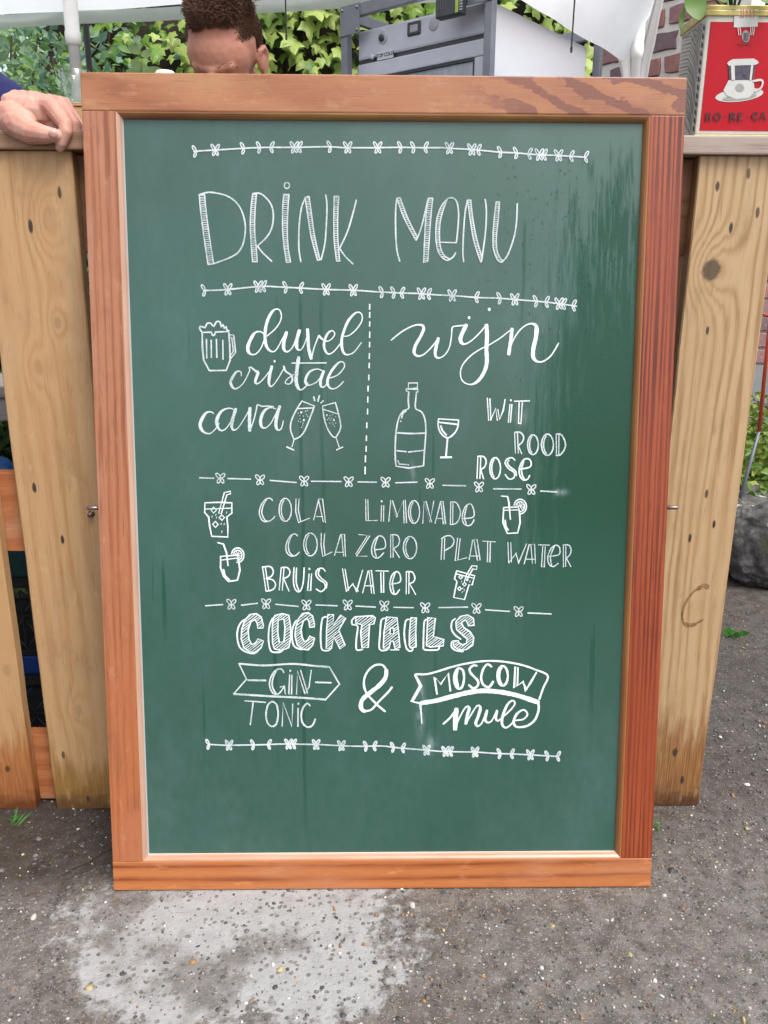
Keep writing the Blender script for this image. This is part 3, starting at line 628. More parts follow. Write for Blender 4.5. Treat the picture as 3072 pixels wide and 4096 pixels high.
    word('words BRUiS WATeR in chalk capitals', RE, [((580, 775), (608, 965)), ((603, 780), (630, 962)), ('~', (578, 775), (642, 772), (667, 810), (650, 850), (608, 866)), ('~', (608, 866), (665, 880), (685, 920), (660, 957), (608, 968)), ((730, 780), (713, 960)), ((752, 785), (738, 960)), ('~', (730, 780), (780, 780), (800, 815), (785, 850), (742, 870)), ((750, 870), (792, 967)), ('~', (832, 778), (828, 900), (848, 962), (880, 970), (905, 900), (913, 780)), ('~', (852, 782), (850, 900), (872, 965)), ((953, 830), (940, 965), (964, 965), (972, 830)), ('d', 955, 790), ('~', (1080, 810), (1062, 785), (1022, 792), (1006, 830), (1028, 872), (1076, 905), (1080, 945), (1048, 972), (1008, 950)), ('~', (1035, 795), (1026, 830), (1050, 865), (1092, 900), (1088, 945)), ((1220, 790), (1250, 970)), ((1240, 792), (1268, 962)), ((1250, 970), (1305, 905), (1330, 977), (1380, 800)), ((1300, 915), (1345, 968)), ((1380, 982), (1425, 805), (1450, 800), (1472, 987)), ((1432, 812), (1452, 985)), ((1400, 925), (1458, 925)), ((1485, 805), (1587, 808)), ((1525, 818), (1530, 980), (1548, 980), (1548, 818)), ('~', (1612, 912), (1680, 892), (1676, 830), (1650, 812), (1615, 840), (1598, 910), (1612, 980), (1645, 992), (1675, 955)), ('~', (1640, 820), (1618, 905), (1632, 985)), ((1730, 815), (1728, 990)), ((1751, 818), (1749, 987)), ('~', (1728, 812), (1776, 815), (1798, 860), (1785, 895), (1751, 907)), ((1755, 907), (1804, 995))], 10, matb)
    # ---- tumblers
    def tumbler(label, rg, body, line, straw, ice, dots):
        s = new(); s.line(body, 11, rg, straight=True); s.line(line, 10, rg); s.line(straw, 9, rg, straight=True)
        for q in ice: s.line([(q[0]-22, q[1]), (q[0], q[1]-q[2]), (q[0]+22, q[1]), (q[0], q[1]+q[2]), (q[0]-22, q[1])] if len(q) == 3 else [(q[0]-q[3], q[1]), (q[0], q[1]-q[2]), (q[0]+q[3], q[1]), (q[0], q[1]+q[2]), (q[0]-q[3], q[1])], 10, rg, straight=True)
        for x, y in dots: s.line([(x, y+6), (x+5, y-6)], 6, rg)
        s.done('chalk_drawing', matb, panel, label)
    tumbler('chalk drawing of a lidded iced cola with straw left of COLA', RE, [(120, 262), (225, 258), (335, 262), (335, 345), (295, 375), (303, 450), (303, 535), (175, 530), (158, 450), (150, 375), (118, 340), (120, 262)], [(125, 312), (330, 305)], [(230, 345), (275, 180), (325, 170), (325, 190), (295, 198), (250, 350), (230, 345)], [(190, 320, 24), (255, 380, 22), (204, 434, 24)], [(175, 372), (205, 358), (210, 380), (290, 340), (248, 430), (272, 432), (253, 492)])
    tumbler('small tilted chalk drawing of an iced drink beside BRUiS WATeR', RF, [(612, 805), (757, 845), (735, 920), (712, 915), (675, 1035), (588, 1018), (615, 890), (595, 870), (612, 805)], [(610, 830), (750, 865)], [(675, 890), (690, 840), (735, 765), (775, 768), (772, 795), (742, 790), (702, 860), (690, 885)], [(645, 855, 15, 15), (675, 912, 15, 15), (635, 948, 15, 15)], [(650, 890), (715, 890), (660, 945), (670, 960), (655, 975), (700, 880)])
    def lemonade(label, rg, straw, body, line, lc, shade):
        s = new(); s.line(straw, 12, rg, straight=True); s.line(body, 12, rg, straight=True); s.line(line, 10, rg)
        s.ell(lc[0], lc[1], 50, 58, 10, rg, a0=-170, a1=100); s.ell(lc[0], lc[1], 34, 40, 8, rg, a0=-170, a1=100)
        for a in (-150, -110, -70, -30, 10, 50): s.line([lc, (lc[0]+34*cos(radians(a)), lc[1]+40*sin(radians(a)))], 7, rg)
        s.line(shade, 13, rg); s.done('chalk_drawing', matb, panel, label)
    lemonade('chalk drawing of a lemonade glass with citrus slice, left under the cola cup', RE, [(222, 580), (268, 592), (292, 660), (305, 765)], [(245, 690), (245, 780), (270, 850), (308, 890), (380, 880), (400, 800), (388, 720), (378, 680), (245, 690)], [(248, 720), (380, 703)], (382, 680), [(268, 795), (285, 850), (315, 875)])
    lemonade('chalk drawing of a lemonade glass with citrus slice right of LiMONADe', RF, [(970, 208), (1020, 212), (1030, 262), (1042, 395)], [(988, 300), (982, 420), (1018, 507), (1100, 502), (1120, 420), (1114, 330), (1105, 295), (988, 300)], [(990, 322), (1100, 318)], (1120, 292), [(1000, 400), (1005, 450), (1025, 480)])
    # ---- COCKTAILS
    s = new(); G = RG
    def outl(polys, shadows, region=G):
        for q in polys: s.line(q+[q[0]], 10, region, straight=True)
        s.hatch(polys, radians(-38), 17, 7.5, region)
        for q in shadows: s.line(q, 12, region)
    C1 = [(548, 242), (530, 175), (490, 148), (440, 155), (400, 200), (375, 270), (370, 350), (390, 420), (440, 455), (490, 460), (530, 420), (548, 367), (503, 350), (485, 382), (455, 395), (432, 352), (425, 280), (445, 215), (480, 195), (498, 225), (503, 265), (545, 262)]
    outl([C1], [[(398, 195), (360, 230), (338, 300), (345, 380), (370, 430), (430, 462), (480, 466)]])
    outl([[(640, 162), (700, 148), (750, 160), (765, 250), (765, 350), (750, 420), (690, 442), (635, 430), (620, 380), (618, 260), (625, 190)], [(665, 202), (710, 190), (720, 260), (712, 370), (675, 380), (662, 300)]], [[(620, 185), (595, 250), (588, 350), (600, 430), (622, 455), (680, 455), (700, 442)]])
    C2 = [(800+(x-370)*.88, (y-8) if y < 300 else y-22) for x, y in C1]
    outl([C2], [[(812, 200), (785, 250), (775, 310), (782, 380), (800, 415), (850, 435)]])
    outl([[(1062, 155), (1108, 155), (1105, 240), (1165, 160), (1205, 185), (1150, 280), (1200, 400), (1160, 430), (1110, 335), (1090, 428), (1050, 428), (1052, 280)]], [[(1055, 175), (1020, 185), (1005, 300), (1008, 400), (1020, 440), (1070, 442), (1082, 425)]])
    outl([[(1285, 172), (1420, 165), (1442, 180), (1430, 230), (1395, 238), (1385, 420), (1335, 420), (1325, 300), (1335, 235), (1285, 225)]], [[(1280, 175), (1255, 200), (1258, 235), (1300, 248), (1290, 350), (1290, 430), (1312, 440), (1340, 432)]])
    outl([[(1530, 175), (1615, 180), (1628, 300), (1638, 420), (1600, 428), (1585, 370), (1565, 365), (1550, 425), (1505, 425), (1510, 300)], [(1563, 262), (1588, 265), (1590, 310), (1558, 308)]], [[(1520, 185), (1490, 200), (1480, 300), (1475, 430), (1525, 440), (1545, 428)], [(1562, 437), (1630, 437)]])
    outl([[(1725, 180), (1770, 180), (1765, 300), (1768, 415), (1722, 422), (1713, 400), (1715, 290)]], [[(1715, 195), (1685, 205), (1673, 320), (1693, 430), (1730, 447), (1742, 425)]])
    outl([[(1860, 180), (1922, 185), (1905, 330), (1990, 355), (1985, 405), (1880, 415), (1850, 405), (1855, 290)]], [[(1855, 200), (1833, 212), (1826, 400), (1838, 436), (1940, 437), (1952, 415)]])
    outl([[(2232, 242), (2225, 185), (2180, 158), (2120, 170), (2085, 215), (2090, 275), (2140, 320), (2175, 350), (2170, 385), (2140, 397), (2112, 385), (2105, 365), (2062, 365), (2070, 410), (2110, 440), (2170, 435), (2220, 400), (2228, 340), (2200, 295), (2150, 260), (2130, 225), (2145, 205), (2170, 205), (2185, 245)]], [[(2082, 188), (2055, 210), (2050, 270), (2080, 320), (2125, 352)], [(2052, 372), (2050, 412), (2082, 442), (2145, 450)]])
    s.done('chalk_lettering', matb, panel, 'word COCKTAILS in hatched outlined chalk block capitals')
    # ---- banners
    s = new()
    s.line([(352, 548), (550, 562), (780, 550), (950, 565), (1075, 575)], 14, G); s.line([(1075, 575), (1155, 712), (1045, 835)], 14, G, straight=True)
    s.line([(1045, 835), (850, 820), (600, 808), (310, 790)], 15, G); s.line([(310, 790), (412, 672), (352, 548)], 13, G, straight=True)
    s.line([(425, 680), (565, 682)], 17, G); s.line([(965, 697), (1088, 700)], 17, G)
    s.done('chalk_drawing', mat, panel, 'arrow shaped chalk banner round the word GiN')
    word('word GiN in chalk capitals', G, [('~', (710, 620), (690, 590), (640, 605), (602, 670), (598, 730), (625, 785), (665, 790), (695, 760), (712, 728)), ('~', (650, 605), (622, 670), (620, 735), (650, 790)), ((682, 735), (715, 725), (722, 790)), ((757, 635), (750, 790), (772, 795), (775, 640)), ('d', 762, 605), ((812, 792), (820, 605), (880, 790), (912, 735), (930, 600)), ((845, 600), (900, 785))], 11)
    word('word TONiC in thin chalk capitals', G, [((400, 845), (565, 857)), ((465, 860), (443, 1035)), ('~', (615, 850), (650, 870), (665, 950), (650, 1030), (615, 1050), (580, 1020), (568, 950), (585, 875), (615, 850)), ((697, 1048), (705, 860), (775, 1050), (782, 870)), ((825, 905), (823, 1050)), ('d', 827, 868), ('~', (920, 885), (900, 865), (870, 890), (850, 950), (860, 1020), (900, 1055), (940, 1040), (962, 990))], 13)
    s = new()
    s.line([(1520, 930), (1450, 870), (1370, 780), (1350, 690), (1380, 610), (1440, 560), (1500, 560), (1530, 600)], 15, G)
    s.line([(1530, 600), (1522, 660), (1475, 720), (1400, 780), (1342, 830), (1325, 880), (1335, 915), (1358, 928)], 30, G)
    s.line([(1358, 928), (1410, 915), (1470, 850), (1540, 780), (1575, 735)], 15, G)
    s.done('chalk_lettering', matb, panel, 'large chalk ampersand between the two banners')
    s = new(); H = RH
    s.line([(362, 632), (450, 632), (540, 610), (650, 575), (780, 545), (920, 527), (1050, 530), (1200, 555), (1320, 595), (1420, 645), (1385, 740), (1352, 835)], 14, H)
    s.line([(410, 862), (520, 845), (650, 812), (780, 780), (900, 765), (1020, 772), (1150, 795), (1250, 825), (1345, 858)], 34, H)
    s.line([(362, 640), (405, 725), (335, 850), (410, 866)], 24, H, straight=True)
    s.line([(1345, 858), (1347, 920), (1315, 1000), (1255, 1045), (1200, 1055)], 16, H)
    s.line([(402, 860), (408, 940), (414, 1028)], (22, 6), H)
    s.done('chalk_drawing', matb, panel, 'curved chalk ribbon banner round the word MOSCOW')
    word('word MOSCOW in bold chalk capitals', H, [((535, 790), (515, 655), (565, 712), (625, 625), (642, 765)), ('~', (712, 583), (742, 600), (752, 665), (735, 735), (706, 748), (680, 715), (672, 650), (690, 600), (712, 583)), ('~', (700, 600), (690, 660), (704, 735)), ('~', (855, 565), (825, 562), (795, 592), (810, 630), (860, 682), (860, 725), (825, 745), (790, 718)), ('~', (970, 572), (940, 552), (905, 590), (888, 660), (905, 715), (950, 735), (985, 690)), ('O', 1060, 645, 42, 80), ((1160, 575), (1152, 742), (1225, 690), (1240, 768), (1282, 700), (1330, 618)), ((1182, 580), (1178, 720)), ((1222, 695), (1250, 755))], 17, matb)
    s = new()
    s.line([(585, 1030), (640, 980), (690, 915)], 14, H); s.line([(690, 910), (684, 980), (680, 1072)], 34, H)
    s.line([(682, 1060), (715, 980), (765, 895), (793, 900), (778, 960), (766, 1028)], 0, H, brush=(12, 26))
    s.line([(766, 1028), (805, 960), (855, 885), (882, 895), (868, 960), (845, 1020), (858, 1048), (895, 1020), (932, 925)], 0, H, brush=(12, 26))
    s.line([(935, 922), (920, 990), (937, 1018), (972, 1005), (1012, 925)], 0, H, brush=(12, 24)); s.line([(1015, 922), (1005, 985), (1022, 1005), (1060, 975)], 0, H, brush=(12, 22))
    s.line([(1060, 975), (1120, 920), (1158, 870), (1142, 842), (1100, 872), (1062, 960), (1055, 1030), (1085, 1060), (1128, 1032), (1150, 1000)], 0, H, brush=(13, 22))
    s.line([(1150, 1002), (1225, 992), (1258, 952), (1228, 917), (1175, 948), (1147, 1010), (1165, 1050), (1205, 1056)], 0, H, brush=(14, 22))
    s.done('chalk_lettering', matb, panel, 'word mule in bold brushed chalk script')

def panel_material():
    t = NT('green_slate_paint'); S = t.sep()
    n1 = t.noise(2.2, 4, .55); n2 = t.noise(300, 3, .6)
    col = t.ramp(n1, [(.3, srgb(22, 76, 58)), (.7, srgb(30, 90, 74))])
    # dry wiped chalk dust: soft smears
    sm = t.noise(5, 5, .6, t.comb(S['X'], S['Y'], t.m('MULTIPLY', S['Z'], .55)))
    dust = t.m('ADD', t.ss(sm, .4, .78, .0, .09), t.m('MULTIPLY', t.ss(S['X'], .3, -.45), .05))
    dust = t.m('ADD', dust, t.m('MULTIPLY', t.ss(S['Z'], .55, .08), .05))
    dust = t.m('MULTIPLY', dust, t.ss(t.noise(70, 5, .75, t.comb(S['X'], S['Y'], t.m('MULTIPLY', S['Z'], .5))), .2, .75, .55, 1.25))
    # rain washed streaks at the upper right: clean, wet, dark green
    x = t.m('SUBTRACT', S['X'], 0.0)
    st = t.noise(95, 5, .7, t.comb(S['X'], S['Y'], t.m('MULTIPLY', S['Z'], .09)))
    st2 = t.noise(11, 3, .6, t.comb(S['X'], t.m('ADD', S['Y'], 5), t.m('MULTIPLY', S['Z'], .12)))
    a = bl(2250, 800); b = bl(2560, 760)
    reg = t.m('ADD', t.m('SUBTRACT', S['X'], a[0]+.02), t.m('MULTIPLY', t.m('SUBTRACT', a[1], S['Z']), .12))
    reg = t.m('ADD', reg, t.m('MULTIPLY_ADD', st, .26, -.13))
    topd = t.m('ADD', t.m('SUBTRACT', a[1]-.0, S['Z']), t.m('ADD', t.m('MULTIPLY_ADD', st2, .3, -.15), t.m('MULTIPLY_ADD', st, .5, -.25)))
    wet = t.m('MULTIPLY', t.ss(reg, -.05, .05), t.ss(topd, -.05, .06))
    drip = t.m('MULTIPLY', t.ss(t.noise(150, 3, .6, t.comb(S['X'], S['Y'], t.m('MULTIPLY', S['Z'], .09))), .53, .62), t.ss(S['Z'], bl(2300, 1500)[1], bl(2300, 900)[1]))
    wet = t.m('MULTIPLY', wet, t.m('MULTIPLY_ADD', drip, -.75, 1))
    wet = t.m('MULTIPLY', wet, t.ss(S['Z'], bl(2300, 2700)[1], bl(2300, 1900)[1]))
    wet = t.m('MULTIPLY', wet, .95)
    run = t.m('MULTIPLY', t.ss(t.noise(60, 2, .5, t.comb(S['X'], S['Y'], t.m('MULTIPLY', S['Z'], .035))), .66, .72), t.ss(t.noise(3, 2, .5, t.map(loc=(9, 0, 0))), .45, .6, 0, .6))
    for (px, y0, y1, k) in ((1200, 1150, 3200, .5), (1285, 1150, 2500, .35), (1745, 2450, 3000, .25), (2100, 850, 1300, .5), (1105, 1150, 1500, .25)):
        q = bl(px, y0); q1 = bl(px, y1)
        ln = t.m('MULTIPLY', t.ss(t.m('ABSOLUTE', t.m('ADD', t.m('SUBTRACT', S['X'], q[0]), t.m('MULTIPLY_ADD', t.noise(6, 2, .5), .012, -.006))), .0012, .0042, k, 0), t.m('MULTIPLY', t.ss(S['Z'], q[1], q[1]-.03), t.ss(S['Z'], q1[1]-.1, q1[1]+.1)))
        run = t.m('MAXIMUM', run, ln)
    wet = t.m('MAXIMUM', wet, run)
    dust = t.m('MULTIPLY', dust, t.m('SUBTRACT', 1, t.m('MULTIPLY', wet, .9)))
    col = t.mix(dust, col, srgb(150, 176, 178))
    col = t.mix(t.m('MULTIPLY', wet, .55), col, srgb(22, 70, 46))
    # smudges: chalk rubbed below the ribbon banner, above the last garland, left of the dashed line end
    for (px, py, rx, rz, k) in ((1682, 2830, .006, .038, .55), (1725, 2975, .008, .014, .35), (2240, 1968, .010, .005, .5), (1650, 1890, .005, .016, .3), (2085, 1660, .010, .016, .25)):
        q = bl(px, py)
        dx = t.m('DIVIDE', t.m('SUBTRACT', S['X'], q[0]), rx); dz = t.m('DIVIDE', t.m('SUBTRACT', S['Z'], q[1]), rz)
        g = t.m('EXPONENT', t.m('MULTIPLY', t.m('ADD', t.m('MULTIPLY', dx, dx), t.m('MULTIPLY', dz, dz)), -1))
        g = t.m('MULTIPLY', g, t.ss(t.noise(120, 3, .6, t.comb(S['X'], S['Y'], t.m('MULTIPLY', S['Z'], .3))), .3, .65, 0, k))
        col = t.mix(g, col, srgb(200, 215, 215))
    sp = t.m('MULTIPLY', t.ss(t.voro(90), .03, .06, 1, 0), t.m('GREATER_THAN', t.sep(t.voro(90, out='Color'))[0], .9))
    col = t.mix(t.m('MULTIPLY', sp, .35), col, srgb(190, 205, 205))
    t.set(color=col, rough=t.m('ADD', t.m('SUBTRACT', .36, t.m('MULTIPLY', wet, .12)), t.m('MULTIPLY', n2, .06)), spec=t.m('MULTIPLY_ADD', wet, -.42, .72))
    t.bump(t.m('ADD', t.m('MULTIPLY', n2, 1), t.m('MULTIPLY', sm, .5)), .12, .0005)
    return t.mat

def build_board():
    root = empty('chalkboard', (BX, BY, 0), 'green chalkboard drink menu in an orange brown wooden frame leaning on the bar', 'chalkboard')
    root.rotation_euler = (-LEAN, 0, 0)
    h = BW/2; T = .0215
    # widths from the photograph
    lw = bl(462, 447, 0)[0]+h; rw = h-bl(2604, 470, 0)[0]; tw = BL_-bl(1500, 452, 0)[1]; bw = bl(1500, 3440, 0)[1]
    pl = bl(492, 600)[0]; 
    print('frame widths', lw, rw, tw, bw, 'bottom l/r', bl(577, 3440, 0)[0]+h, h-bl(2478, 3428, 0)[0])
    print('panel', [bl(*p) for p in ((490, 465), (2584, 478), (2469, 3411), (594, 3428))])
    def topst(t, S, col):        # broad plum figure at the right end of the top rail
        v = t.comb(t.m('MULTIPLY', S['X'], .5), S['Y'], S['Z'])
        ph = t.m('ADD', t.m('MULTIPLY_ADD', S['X'], 66, t.m('MULTIPLY', S['Z'], 130)), t.m('MULTIPLY', t.noise(16, 5, .65, v), 13))
        b_ = t.ss(t.m('SINE', ph), .1, .5)
        k = t.m('MULTIPLY', b_, t.ss(t.m('ADD', S['X'], t.m('MULTIPLY', t.noise(9, 2, .5), .2)), .17, .36, 0, .8))
        col = t.mix(k, col, srgb(122, 68, 56))
        w = t.ss(t.noise(48, 5, .72, t.comb(t.m('MULTIPLY', S['X'], .4), S['Y'], S['Z'])), .52, .66, 0, .4)
        return t.mix(t.m('MULTIPLY', w, t.ss(S['X'], .3, .1)), col, srgb(206, 156, 118))
    def leftst(t, S, col):       # orange varnish towards the foot; paler worn top also holds sheen put into colour
        k = t.ss(t.m('ADD', S['Z'], t.m('MULTIPLY', t.noise(8, 3, .6, t.comb(S['X'], S['Y'], t.m('MULTIPLY', S['Z'], .3))), .5)), 1.15, .35, 0, .6)
        return t.mix(k, col, srgb(190, 106, 54), 'MIX')
    m_top = wood('frame_top_rail', 'X', srgb(190, 130, 90), srgb(170, 106, 70), srgb(118, 66, 48), 13, 3.0, .42, stretch=.16, seed=2.2, slope=3.2, patch=(srgb(196, 142, 98), .5, .75), sharp=(.2, .6, .95), jit=.5, amp=.9, spec=.4, stains=topst)
    m_bot = wood('frame_bottom_rail', 'X', srgb(206, 128, 74), srgb(182, 102, 54), srgb(116, 54, 28), 38, 2.0, .4, stretch=.04, seed=5.1, patch=(srgb(204, 144, 108), .48, .7), sharp=(.1, .66, .95), wear=.45, jit=.8, fine=.2, amp=1.15)
    m_left = wood('frame_left_stile', 'Z', srgb(192, 132, 98), srgb(172, 106, 72), srgb(120, 66, 42), 80, 4.0, .42, stretch=.05, seed=7.7, patch=(srgb(198, 148, 122), .46, .72), amp=1.0, fine=.3, spec=.4, wear=.3, stains=leftst)
    m_right = wood('frame_right_stile', 'Z', srgb(178, 88, 48), srgb(140, 56, 30), srgb(84, 28, 15), 125, 3.2, .38, stretch=.025, seed=9.4, patch=(srgb(150, 66, 40), .55, .85), jit=2.2, spec=.4, wear=.1, fine=.22, amp=1.15, sharp=(.12, .5, .85))
    b = MB().box((-h, 0, BL_-tw), (h, T, BL_)); b.obj('top_rail', m_top, root, bevel=.0022)
    b = MB().box((-h, 0, 0), (h, T, bw)); b.obj('bottom_rail', m_bot, root, bevel=.0022)
    b = MB().box((-h+.0006, .0004, bw), (-h+lw, T-.001, BL_-tw)); b.obj('stile', m_left, root, bevel=.0012)['label'] = 'left frame stile, paler pinkish brown wood'
    b = MB().box((h-rw, .0004, bw), (h-.0006, T-.001, BL_-tw)); b.obj('stile', m_right, root, bevel=.0012)['label'] = 'right frame stile, dark red wood with close stripes'
    # inner beads: rounded slope from the face to the panel, mitred
    x0, x1, z0, z1 = -h+lw, h-rw, bw, BL_-tw; D = .0105; g = .0085
    prof = [(0, 0.0006), (.28*g, .0012), (.6*g, .0036), (.86*g, .0072), (g, D)]
    def bead(kind, mat):
        vs = []; n = len(prof)
        for e in (0, 1):
            for (q, d) in prof:
                if kind == 'top': vs.append(((x0+q) if e == 0 else (x1-q), d, z1-q))
                if kind == 'bottom': vs.append(((x0+q) if e == 0 else (x1-q), d, z0+q))
                if kind == 'left': vs.append((x0+q, d, (z0+q) if e == 0 else (z1-q)))
                if kind == 'right': vs.append((x1-q, d, (z0+q) if e == 0 else (z1-q)))
        b = MB().add(vs, [(i, i+1, n+i+1, n+i) for i in range(n-1)]+[(0, n-1, 2*n-1, n)])
        return b.obj('inner_bead', mat, root, smooth=False)
    def beadmat(name, axis, a, c, chalk):  # chalk: inner strip colour, real chalk at left, painted highlight at bottom
        t = NT(name); S = t.sep(); L = S['X'] if axis == 'X' else S['Z']
        v = t.comb(t.m('MULTIPLY', S['X'], .15 if axis == 'X' else 1), S['Y'], t.m('MULTIPLY', S['Z'], 1 if axis == 'X' else .15))
        col = t.ramp(t.noise(40, 4, .6, v), [(.35, a), (.7, c)])
        if chalk:
            col = t.mix(t.m('MULTIPLY', t.ss(S['Y'], .0055, .0095), t.ss(t.noise(50, 4, .6, v), .25, .5, .55, .95)), col, chalk)
        t.set(color=col, rough=.35); return t.mat
    bead('top', beadmat('bead_top_shaded', 'X', srgb(150, 92, 60), srgb(186, 140, 84), None))  # brown gold tone has the bead's shade put into the colour
    bead('left', beadmat('bead_left_lit', 'Z', srgb(196, 152, 126), srgb(208, 172, 150), srgb(206, 212, 218)))  # pale tone holds painted light; the white inner line is chalk
    bead('right', beadmat('bead_right_shaded', 'Z', srgb(190, 128, 74), srgb(170, 104, 58), None))  # darker gold: shade of the side facing left, put into the colour
    bead('bottom', beadmat('bead_bottom_lit', 'X', srgb(214, 168, 140), srgb(200, 140, 104), srgb(228, 208, 196)))  # light tone and pinkish white strip are a painted highlight
    panel = MB().box((x0+.003, REC, z0+.003), (x1-.003, T-.003, z1-.003)).obj('panel', panel_material(), root)
    panel['label'] = 'green writing surface, washed darker by rain at upper right'
    draw_chalk(panel)
    # rain drops on the upper right
    rnd = random.Random(5); b = MB()
    tw_ = NT('water'); tw_.set(color=(.9, .95, .95), rough=.03, trans=1.0, ior=1.33)
    for k in range(260):
        px = rnd.triangular(1850, 2560, 2150); py = rnd.triangular(600, 1650, 850)
        q = bl(px, py); r = rnd.choice((.0006, .0008, .001, .0014)); st = rnd.uniform(1, 1.8)
        vs = []; n = 8
        for (rr, dd) in ((1, 0), (.72, .42), (.3, .62)):
            for i in range(n):
                a = 2*pi*i/n; vs.append((q[0]+r*rr*cos(a), REC-.0001-r*dd, q[1]+r*rr*st*sin(a)))
        vs.append((q[0], REC-.0001-r*.66, q[1]))
        fs = []
        for j in (0, 1):
            for i in range(n): fs.append((j*n+i, j*n+(i+1) % n, (j+1)*n+(i+1) % n, (j+1)*n+i))
        fs += [(2*n+i, 2*n+(i+1) % n, 3*n) for i in range(n)]
        b.add(vs, fs)
    o = b.obj('rain_drops', tw_.mat, panel, smooth=True); tag(o, 'rain drops on the upper right of the panel', kind='stuff')
    # pivot pins on both sides
    steel = plain('pin_steel', srgb(150, 140, 135), .35, .9, .15, 80)
    for sx in (-1, 1):
        z = bl(1536, 2032, .012)[1]; b = MB()
        T_ = Matrix.Translation((sx*h, .011, z+(0 if sx < 0 else .001))) @ Matrix.Rotation(sx*pi/2, 4, 'Y')
        b.lathe([(0, -.004), (.0033, -.004), (.0033, .0195), (.0028, .0208), (0, .021)], 16, T=T_)
        b.obj('pivot_pin', steel, root, smooth=True)
    return root

# ================================================================== wooden bar
YF = 1.365                         # front face of the upright planks
CAPZ0, CAPZ1 = 1.196, 1.2235
def build_bar():
    root = empty('wooden_bar', (0, YF, 0), 'rough wooden outdoor bar of upright planks behind the chalkboard', 'bar')
    def K(px, py, r, d, x0): p = atY(px, py, YF); return (p.x-x0, p.z, r*(.78 if r < .006 else 1), d)
    def stR(t, S, col):
        q = t.noise(5, 3, .6, t.comb(S['X'], S['Y'], t.m('MULTIPLY', S['Z'], .12)))
        return t.mix(t.m('MULTIPLY', t.ss(q, .55, .7), .35), col, srgb(150, 112, 70))
    CR = (srgb(216, 184, 142), srgb(194, 156, 110), srgb(142, 98, 56))
    CA = (srgb(218, 178, 130), srgb(198, 152, 102), srgb(148, 102, 58))
    xr = .586
    kR = [K(2845, 1080, .0165, .8, xr), K(2870, 745, .0042, .9, xr), K(2994, 695, .0045, .8, xr), K(2923, 912, .0045, .95, xr), K(3030, 850, .0045, .85, xr), K(2830, 1322, .0038, .9, xr), K(2826, 1975, .0042, .85, xr), K(2856, 2097, .0042, .95, xr), K(2760, 2152, .0042, .95, xr), K(2700, 3010, .006, .85, xr), K(2728, 3120, .005, .9, xr)]
    mR = wood('plank_right', 'Z', *CR, 60, 3.4, .55, stretch=.1, seed=1.3, knots=kR, stains=stR, amp=1.0, fine=.3, jit=1.3, wear=.12, crack=.6, low=(srgb(176, 122, 56), srgb(104, 50, 24), .2), sharp=(.15, .6, .97))
    xa = -.5455
    kA = [K(238, 770, .0045, .85, xa), K(122, 905, .0055, .95, xa), K(197, 880, .012, .12, xa), K(230, 1290, .007, .25, xa), K(152, 1470, .009, .12, xa), K(137, 1950, .005, .95, xa), K(250, 2158, .0045, .98, xa), K(253, 3020, .0045, .8, xa), K(352, 3195, .004, .8, xa), K(310, 2840, .008, .15, xa)]
    mA = wood('plank_left', 'Z', *CA, 34, 3.6, .55, stretch=.09, seed=4.3, knots=kA, amp=.7, jit=1.8, wear=.2, crack=.5, fine=.4, low=(srgb(176, 130, 60), srgb(140, 96, 44), .10), sharp=(.15, .6, .97), patch=(srgb(206, 170, 128), .5, .75))
    mB = wood('plank_far_left', 'Z', *CA, 30, 3.2, .55, stretch=.09, seed=6.9, knots=[(.055, .30, .008, .2), (.03, .09, .005, .8)], amp=.3, fine=.5, low=(srgb(190, 122, 58), srgb(150, 70, 30), .17), sharp=(.15, .6, .97))
    mC = wood('plank_hidden', 'Z', srgb(178, 134, 88), srgb(150, 106, 64), srgb(112, 74, 44), 36, 3, .6, seed=8.8)
    mX = wood('cross_bar', 'X', srgb(206, 134, 84), srgb(188, 112, 62), srgb(150, 84, 48), 26, 2.5, .6, stretch=.06, seed=3.1, patch=(srgb(214, 176, 148), .5, .75))
    def plank(x0, x1, z1, mat, seed, y0=YF, th=.024, z0=0.0):
        rnd = random.Random(seed); w = (x1-x0)/2; n = 16; vs = []; fs = []
        for i in range(n+1):
            z = z0+(z1-z0)*i/n; a = rnd.uniform(-.0009, .0009); c = rnd.uniform(-.0009, .0009)
            dz = rnd.uniform(-.002, .004) if i == 0 else 0
            r = .0022
            vs += [(-w+a+r, 0, z+dz), (w+c-r, 0, z-dz*.4), (w+c, r, z), (w+c, th, z), (-w+a, th, z), (-w+a, r, z)]
        for i in range(n):
            for k in range(6): fs.append((i*6+k, i*6+(k+1) % 6, (i+1)*6+(k+1) % 6, (i+1)*6+k))
        fs += [(5, 4, 3, 2, 1, 0), tuple(n*6+k for k in range(6))]
        return MB().add(vs, fs).obj('plank', mat, root, loc=((x0+x1)/2, y0-YF, 0))
    top = CAPZ0-.001
    plank(-.81, -.661, top, mB, 1); pA = plank(-.621, -.470, top, mA, 2)
    xs = -.432
    for k in range(5):
        plank(xs, xs+.148, top, mC, 10+k); xs += .187
    pR = plank(.519, .653, top, mR, 3)
    pA['label'] = 'plank with dark nail holes just left of the chalkboard'
    pR['label'] = 'pale plank with a big round knot right of the chalkboard'
    plank(-1.0, -.85, top, mC, 31)
    # cross bars behind the planks
    yb = .0255
    for (pa, pb, name) in ((1892, 2205, 'a'), (2940, 3212, 'b')):
        za, zb = atY(80, pb, YF+yb).z, atY(80, pa, YF+yb).z
        MB().box((-1.05, yb, max(za, .004)), (.655, yb+.03, zb)).obj('cross_bar', mX, root, bevel=.002)
    mU = wood('upper_bar', 'X', srgb(176, 128, 92), srgb(150, 104, 70), srgb(110, 72, 48), 24, 2.5, .6, stretch=.06, seed=2.6)
